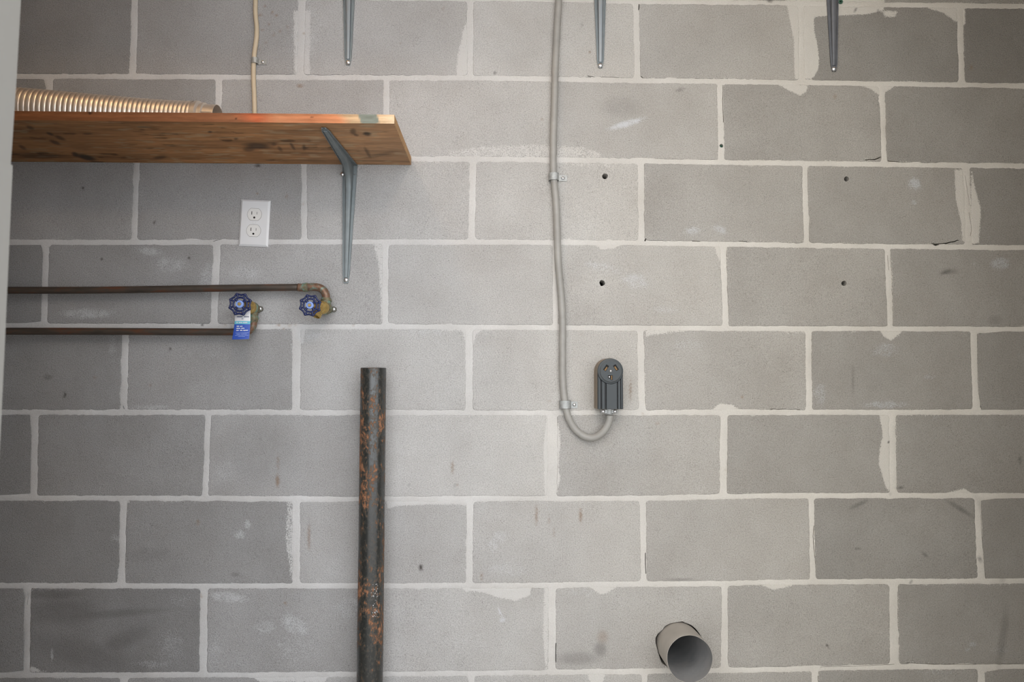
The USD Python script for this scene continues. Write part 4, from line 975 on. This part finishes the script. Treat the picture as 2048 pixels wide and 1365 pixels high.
def valve(label, body_px, wheel_px, ear_px, inlet_px, wheel_r, yw, spout, rot0):
    b = at(*body_px, YPIPE - 0.004); w = at(*wheel_px, yw); e = at(*ear_px, -0.004); i = at(*inlet_px, YPIPE)
    t = thing('shutoff_valve', label, 'valve', (b[0], 0, b[2]), 'shutoff valves with blue handwheels')
    ax = w - b; Ld = np.linalg.norm(ax); ax /= Ld
    # cast body with inlet neck
    up = i - b; ul = np.linalg.norm(up); up /= ul
    body = cat(trimesh.creation.icosphere(3, 0.0150), lathe([(0, 0), (0.0120, 0), (0.0120, 0.004), (0.0112, 0.018), (0.0125, 0.022), (0.0125, ul), (0, ul)], (0, 0, 0), up, 24))
    body.apply_translation(b)
    back = lathe([(0, 0), (0.0095, 0), (0.0095, 0.006), (0.009, 0.024)], (b[0] + 0.001, -0.0008, b[2]), (0, -1, 0), 24)
    part(t, 'valve_body', cat(body, back), M_VERDI, 40, label='green tarnished brass body')
    # ears with mounting screws
    ear = plate(LineString([(b[0] - 0.004, b[2] - 0.001), (e[0], e[2])]).buffer(0.0040).union(Point(e[0], e[2]).buffer(0.0066)), -0.0048, -0.0008)
    k = part(t, 'mounting_ear', ear, M_EAR, 30)
    part(k, 'screw', lathe([(0.0044, 0), (0.0042, 0.0016), (0.003, 0.0030), (0, 0.0034)], (e[0], -0.0048, e[2]), (0, -1, 0), 18), M_ZINC, 45)
    # bonnet, packing nut and stem towards the handwheel
    part(t, 'bonnet', lathe([(0, 0.010), (0.0150, 0.010), (0.0155, 0.013), (0.0155, 0.021), (0.0135, 0.024), (0.0120, 0.036), (0, 0.036)], b, ax, 28), M_BRASS, 30, label='yellow brass bonnet')
    part(t, 'packing_nut', hexprism(b + ax * 0.035, ax, 0.0120, 0.014), M_BRASS, 15)
    part(t, 'stem', lathe([(0, 0.04), (0.0042, 0.04), (0.0042, Ld + 0.002), (0, Ld + 0.002)], b, ax, 16), M_BRASS, 30)
    if spout:
        s0 = b + ax * 0.030; sd = np.array(spout, float); sd /= np.linalg.norm(sd)
        pr = [(0, 0.0), (0.0100, 0.0), (0.0100, 0.012), (0.0125, 0.014)]
        for q in range(3): pr += [(0.0125, 0.0145 + q * 0.003), (0.0115, 0.016 + q * 0.003)]
        pr += [(0.0122, 0.0235), (0.0098, 0.0245), (0.0095, 0.016), (0, 0.016)]
        part(t, 'hose_spout', lathe(pr, s0, sd, 28), M_BRASS, 25, label='threaded brass hose spout')
    # handwheel: scalloped rim of eight lobes, inner ring, struts and a pale blue hub
    wd = np.array([0.0, -1.0, 0.0]) * 0.86 + ax * 0.14; wd /= np.linalg.norm(wd)
    x, y, d = frame(wd)
    Rw = wheel_r
    ro = lambda q: Rw * (0.80 + 0.115 * np.abs(np.cos(4 * (q - rot0))) ** 1.6 + 0.03)
    hub_c = w
    P8 = lambda r, q, h=0.0: hub_c + r * (np.cos(q) * x + np.sin(q) * y) + d * h
    qs = np.linspace(0, 2 * np.pi, 97)
    rim = ring(hub_c, d, ro, 0.0023, 128, 10)
    parts_ = [rim, ring(hub_c, d, Rw * 0.61, 0.0022, 64, 10)]
    for k in range(8):
        q = rot0 + k * np.pi / 4
        parts_.append(tube([P8(Rw * 0.60, q), P8(Rw * 0.75, q), P8(ro(q), q)], np.array([0.0023, 0.0023, 0.0025]), 10))
    wh = part(t, 'handwheel', cat(*parts_), M_BLUE, 50, label='navy blue eight lobed handwheel')
    for k in range(8):
        q = rot0 + k * np.pi / 4
        kn = trimesh.creation.icosphere(2, 0.0034); kn.apply_translation(P8(ro(q), q)); part(wh, 'lobe', kn, M_BLUE, True)
    sp = []
    for k in range(4):
        q = rot0 + 0.4 + k * np.pi / 2
        sp.append(tube([P8(Rw * 0.28, q, -0.001), P8(Rw * 0.60, q, -0.0005)], 0.0030, 10))
    part(wh, 'spokes', cat(*sp), M_BLUE, 50)
    part(wh, 'hub', lathe([(0, -0.004), (Rw * 0.31, -0.004), (Rw * 0.35, 0.0), (Rw * 0.35, 0.0035), (Rw * 0.32, 0.0050), (Rw * 0.22, 0.0054), (Rw * 0.20, 0.0040), (0, 0.0036)], hub_c, d, 36), M_SKY, 30, label='light blue hub cap')
    part(wh, 'brass_screw', hexprism(hub_c + d * 0.0034, d, Rw * 0.155, 0.0030), M_BRASS, 15)
    return w, d
yw1, yw2 = -0.092, -0.100
w1 = valve('shutoff valve with blue handwheel and a paper tag hanging from it', (505, 617), (480.3, 609), (520.5, 618.3), (506.3, 640), 0.0252, yw1, None, 0.33)
w2 = valve('untagged shutoff valve with blue handwheel below the copper elbow', (651, 617), (620.3, 611.2), (667.5, 619), (652.3, 603), 0.0242, yw2, (-0.28, -0.30, -0.92), 0.30)

# ---------------------------------------------------------------- paper tag on the left valve
def paper_tag():
    yt = -0.079
    quad = [(469.5, 616), (500.8, 616), (497.8, 678.2), (464.3, 679.2)]
    def S(u, v):            # u across, v down; the lower half curls out and to the left
        side_l = np.interp(v, [0, .45, .72, 1], [469.6, 469.6, 467.3, 464.3]); side_r = np.interp(v, [0, .45, .72, 1], [500.8, 500.8, 500.0, 497.8])
        px = side_l + (side_r - side_l) * u; py = 616 + 62.6 * v + (1.0 * (1 - u) if v > .5 else 0) * (v - .5) * 2
        yy = yt - 0.010 * v ** 2 - 0.004 * math.sin(math.pi * u) * 0.6
        return at(px, py, yy)
    t = thing('paper_tag', 'white, teal and blue printed paper tag hanging from the left valve', 'tag', tuple(S(.5, 0)))
    def sheet(u0, u1, v0, v1, lift, nu=10, nv=14, th=0.0005):
        us, vs = np.linspace(u0, u1, nu), np.linspace(v0, v1, nv)
        A = np.array([S(u, v) + np.array([0, -lift, 0]) for v in vs for u in us]); B = A + np.array([0, th, 0])
        V_ = np.vstack([A, B]); F_ = []; N = nu * nv
        for j in range(nv - 1):
            for i in range(nu - 1):
                p = j * nu + i
                F_ += [(p, p + nu, p + 1), (p + 1, p + nu, p + nu + 1), (N + p, N + p + 1, N + p + nu), (N + p + 1, N + p + nu + 1, N + p + nu)]
        edge = [i for i in range(nu)] + [j * nu + nu - 1 for j in range(1, nv)] + [(nv - 1) * nu + i for i in range(nu - 2, -1, -1)] + [j * nu for j in range(nv - 2, 0, -1)]
        for p, q in zip(edge, edge[1:] + edge[:1]): F_ += [(p, q, N + q), (p, N + q, N + p)]
        return trimesh.Trimesh(V_, F_, process=False)
    part(t, 'card', sheet(0, 1, 0, 1, 0, 10, 20), M_TAGW, True)
    part(t, 'teal_band', sheet(0.0, 1, 0.425, 0.525, 0.0004, 10, 6), M_TAGT, True)
    part(t, 'blue_panel', sheet(0.0, 1, 0.525, 1, 0.0004, 10, 14), M_TAGB, True)
    part(t, 'red_mark', sheet(0.36, 0.62, 0.16, 0.20, 0.0004, 4, 3), M_TAGR, True)
    def line(v, h, words, m_, nm):
        rnd = random.Random(int(v * 1000)); ms = []
        for u0, u1 in words:
            u = u0
            while u < u1 - 0.01:
                wd_ = 0.026 + 0.012 * rnd.random()
                ms.append(sheet(u, min(u + wd_, u1), v + h * 0.15 * rnd.random(), v + h * (0.85 + .15 * rnd.random()), 0.0008, 2, 2)); u += wd_ + 0.009
        part(t, nm, cat(*ms), m_, False)
    line(0.275, 0.030, [(.14, .52), (.60, .92)], M_TAGN, 'print_line')
    line(0.345, 0.020, [(.44, .56)], M_TAGN, 'print_line')
    line(0.455, 0.034, [(.10, .24), (.28, .48), (.53, .82)], M_TAGW, 'print_line')
    for v, words in ((0.57, [(.16, .32), (.37, .54)]), (0.635, [(.16, .40), (.46, .66)]), (0.70, [(.17, .32), (.39, .56), (.60, .88)])): line(v, 0.038, words, M_TAGW, 'print_line')
    for v, words in ((0.788, [(.14, .95)]), (0.83, [(.22, .42), (.48, .84)]), (0.866, [(.14, .66), (.70, .95)]), (0.905, [(.34, .74)])): line(v, 0.017, words, M_TAGPALE, 'print_line')
M_TAGPALE = plain('tag_pale_print', (0.30, 0.38, 0.66), 0.5)
paper_tag()

# ---------------------------------------------------------------- rusty standpipe
YS = -0.052
tp = at(747, 736, YS)
RS = 50.2 / FPX * (1.634 + YS) / 2
part('', 'standpipe', lathe([(RS - 0.006, -0.5), (RS - 0.006, 0.0), (RS - 0.0012, 0.0), (RS, -0.0012), (RS, -tp[2] + 0.0005), (RS - 0.006, -tp[2] + 0.0005)], (tp[0], YS, tp[2]), (0.0, 0.0, 1), 64), M_IRON, 40)
tag(stage.GetPrimAtPath('/World/standpipe'), 'rusty dark iron pipe standing upright in front of the block wall', 'pipe')
# dried paint flecks on the pipe
fl = random.Random(5); ms = []
for k in range(60):
    z = at(747, fl.uniform(1170, 1238), YS - RS)[2]; a = fl.gauss(0.62, 0.10) + (0 if k % 3 else -0.25)
    p = np.array([tp[0] + RS * np.sin(a), YS - RS * np.cos(a), z]); s_ = fl.uniform(0.0003, 0.0007)
    b_ = trimesh.creation.icosphere(1, 1.0); b_.apply_scale([s_, 0.0005, s_ * fl.uniform(1.0, 2.6)]); b_.apply_transform(trimesh.transformations.rotation_matrix(a, [0, 0, 1])); b_.apply_translation(p); ms.append(b_)
BASE['/World/standpipe'] = np.zeros(3)
part('/World/standpipe', 'paint_flecks', cat(*ms), M_TAGW, True, kind='stuff')

# ---------------------------------------------------------------- vent stub through the wall
def vent():
    YF = -0.088
    f = at(1379.5, 1318.6, YF); R = 45.4 / FPX * (1.634 + YF)
    bk = at(1358.3, 1291.0, 0.0); bk2 = np.array([bk[0], 0.0, bk[2]])
    d = f - bk2; d /= np.linalg.norm(d)
    back = f - d * 0.262
    t = thing('vent_stub', 'grey sheet metal vent tube sticking out of a rough hole in the blocks', 'vent', tuple(f))
    n = 72; a = np.linspace(0, 2 * np.pi, n, endpoint=False)
    x, y, _ = frame(d)
    wob = 1 + 0.006 * np.sin(3 * a + 1.0) + 0.005 * np.sin(5 * a) + 0.003 * np.sin(9 * a + 2)
    def cyl(r, p0, p1, steps, flip):
        V_ = []
        for s in np.linspace(0, 1, steps):
            k = r * (1 + (wob - 1) * s)
            V_ += [p0 + (p1 - p0) * s + k[i] * (np.cos(a[i]) * x + np.sin(a[i]) * y) for i in range(n)]
        F_ = []
        for s in range(steps - 1):
            for i in range(n):
                p, q = s * n + i, s * n + (i + 1) % n
                F_ += [(p, q, q + n), (p, q + n, p + n)] if not flip else [(p, q + n, q), (p, p + n, q + n)]
        return trimesh.Trimesh(V_, F_, process=False)
    outer = cyl(R, back, f, 10, False)
    part(t, 'sleeve', outer, M_GALV, True)
    inner = cyl(R - 0.0009, back, f, 10, True)
    part(t, 'lining', inner, M_GALV_IN, True, label='dark inside of the tube')
    rim = ring(f, d, lambda q: R * (1 + 0.006 * math.sin(3 * q + 1.0) + 0.005 * math.sin(5 * q) + 0.003 * math.sin(9 * q + 2)) - 0.0004, 0.0005, 72, 6)
    part(t, 'rim', rim, M_GALV, True)
    part(t, 'damper_flap', lathe([(0, 0), (R - 0.002, 0), (R - 0.002, 0.001), (0, 0.001)], back + d * 0.004, d, 48), M_BLACK, False)
vent()

# ---------------------------------------------------------------- wall plugs
p = at(1681, 3.5, -0.001)
part('', 'wall_plug', lathe([(0, -0.02), (0.0042, -0.02), (0.0042, 0.001), (0.0058, 0.001), (0.0056, 0.0022), (0.0030, 0.0024), (0.0026, -0.006), (0, -0.006)], (p[0], 0.0, p[2]), (0, -1, 0), 20), M_GREEN, 30)
tag(stage.GetPrimAtPath('/World/wall_plug'), 'small green plastic wall plug beside the dark bracket at top right', 'wall plug', 'plastic wall plugs')
p = at(1443, 291.5, 0.0)
part('', 'wall_plug', cat(lathe([(0, 0.0), (0.0030, 0.0), (0.0032, 0.010), (0.0022, 0.0105), (0.0018, 0.006), (0, 0.006)], (p[0], 0.012, p[2] - 0.001), (0, -1, 0), 14)), M_GREEN, 30)
tag(stage.GetPrimAtPath('/World/wall_plug_001'), 'tiny dark plug sunk in a hole in the mortar joint', 'wall plug', 'plastic wall plugs')
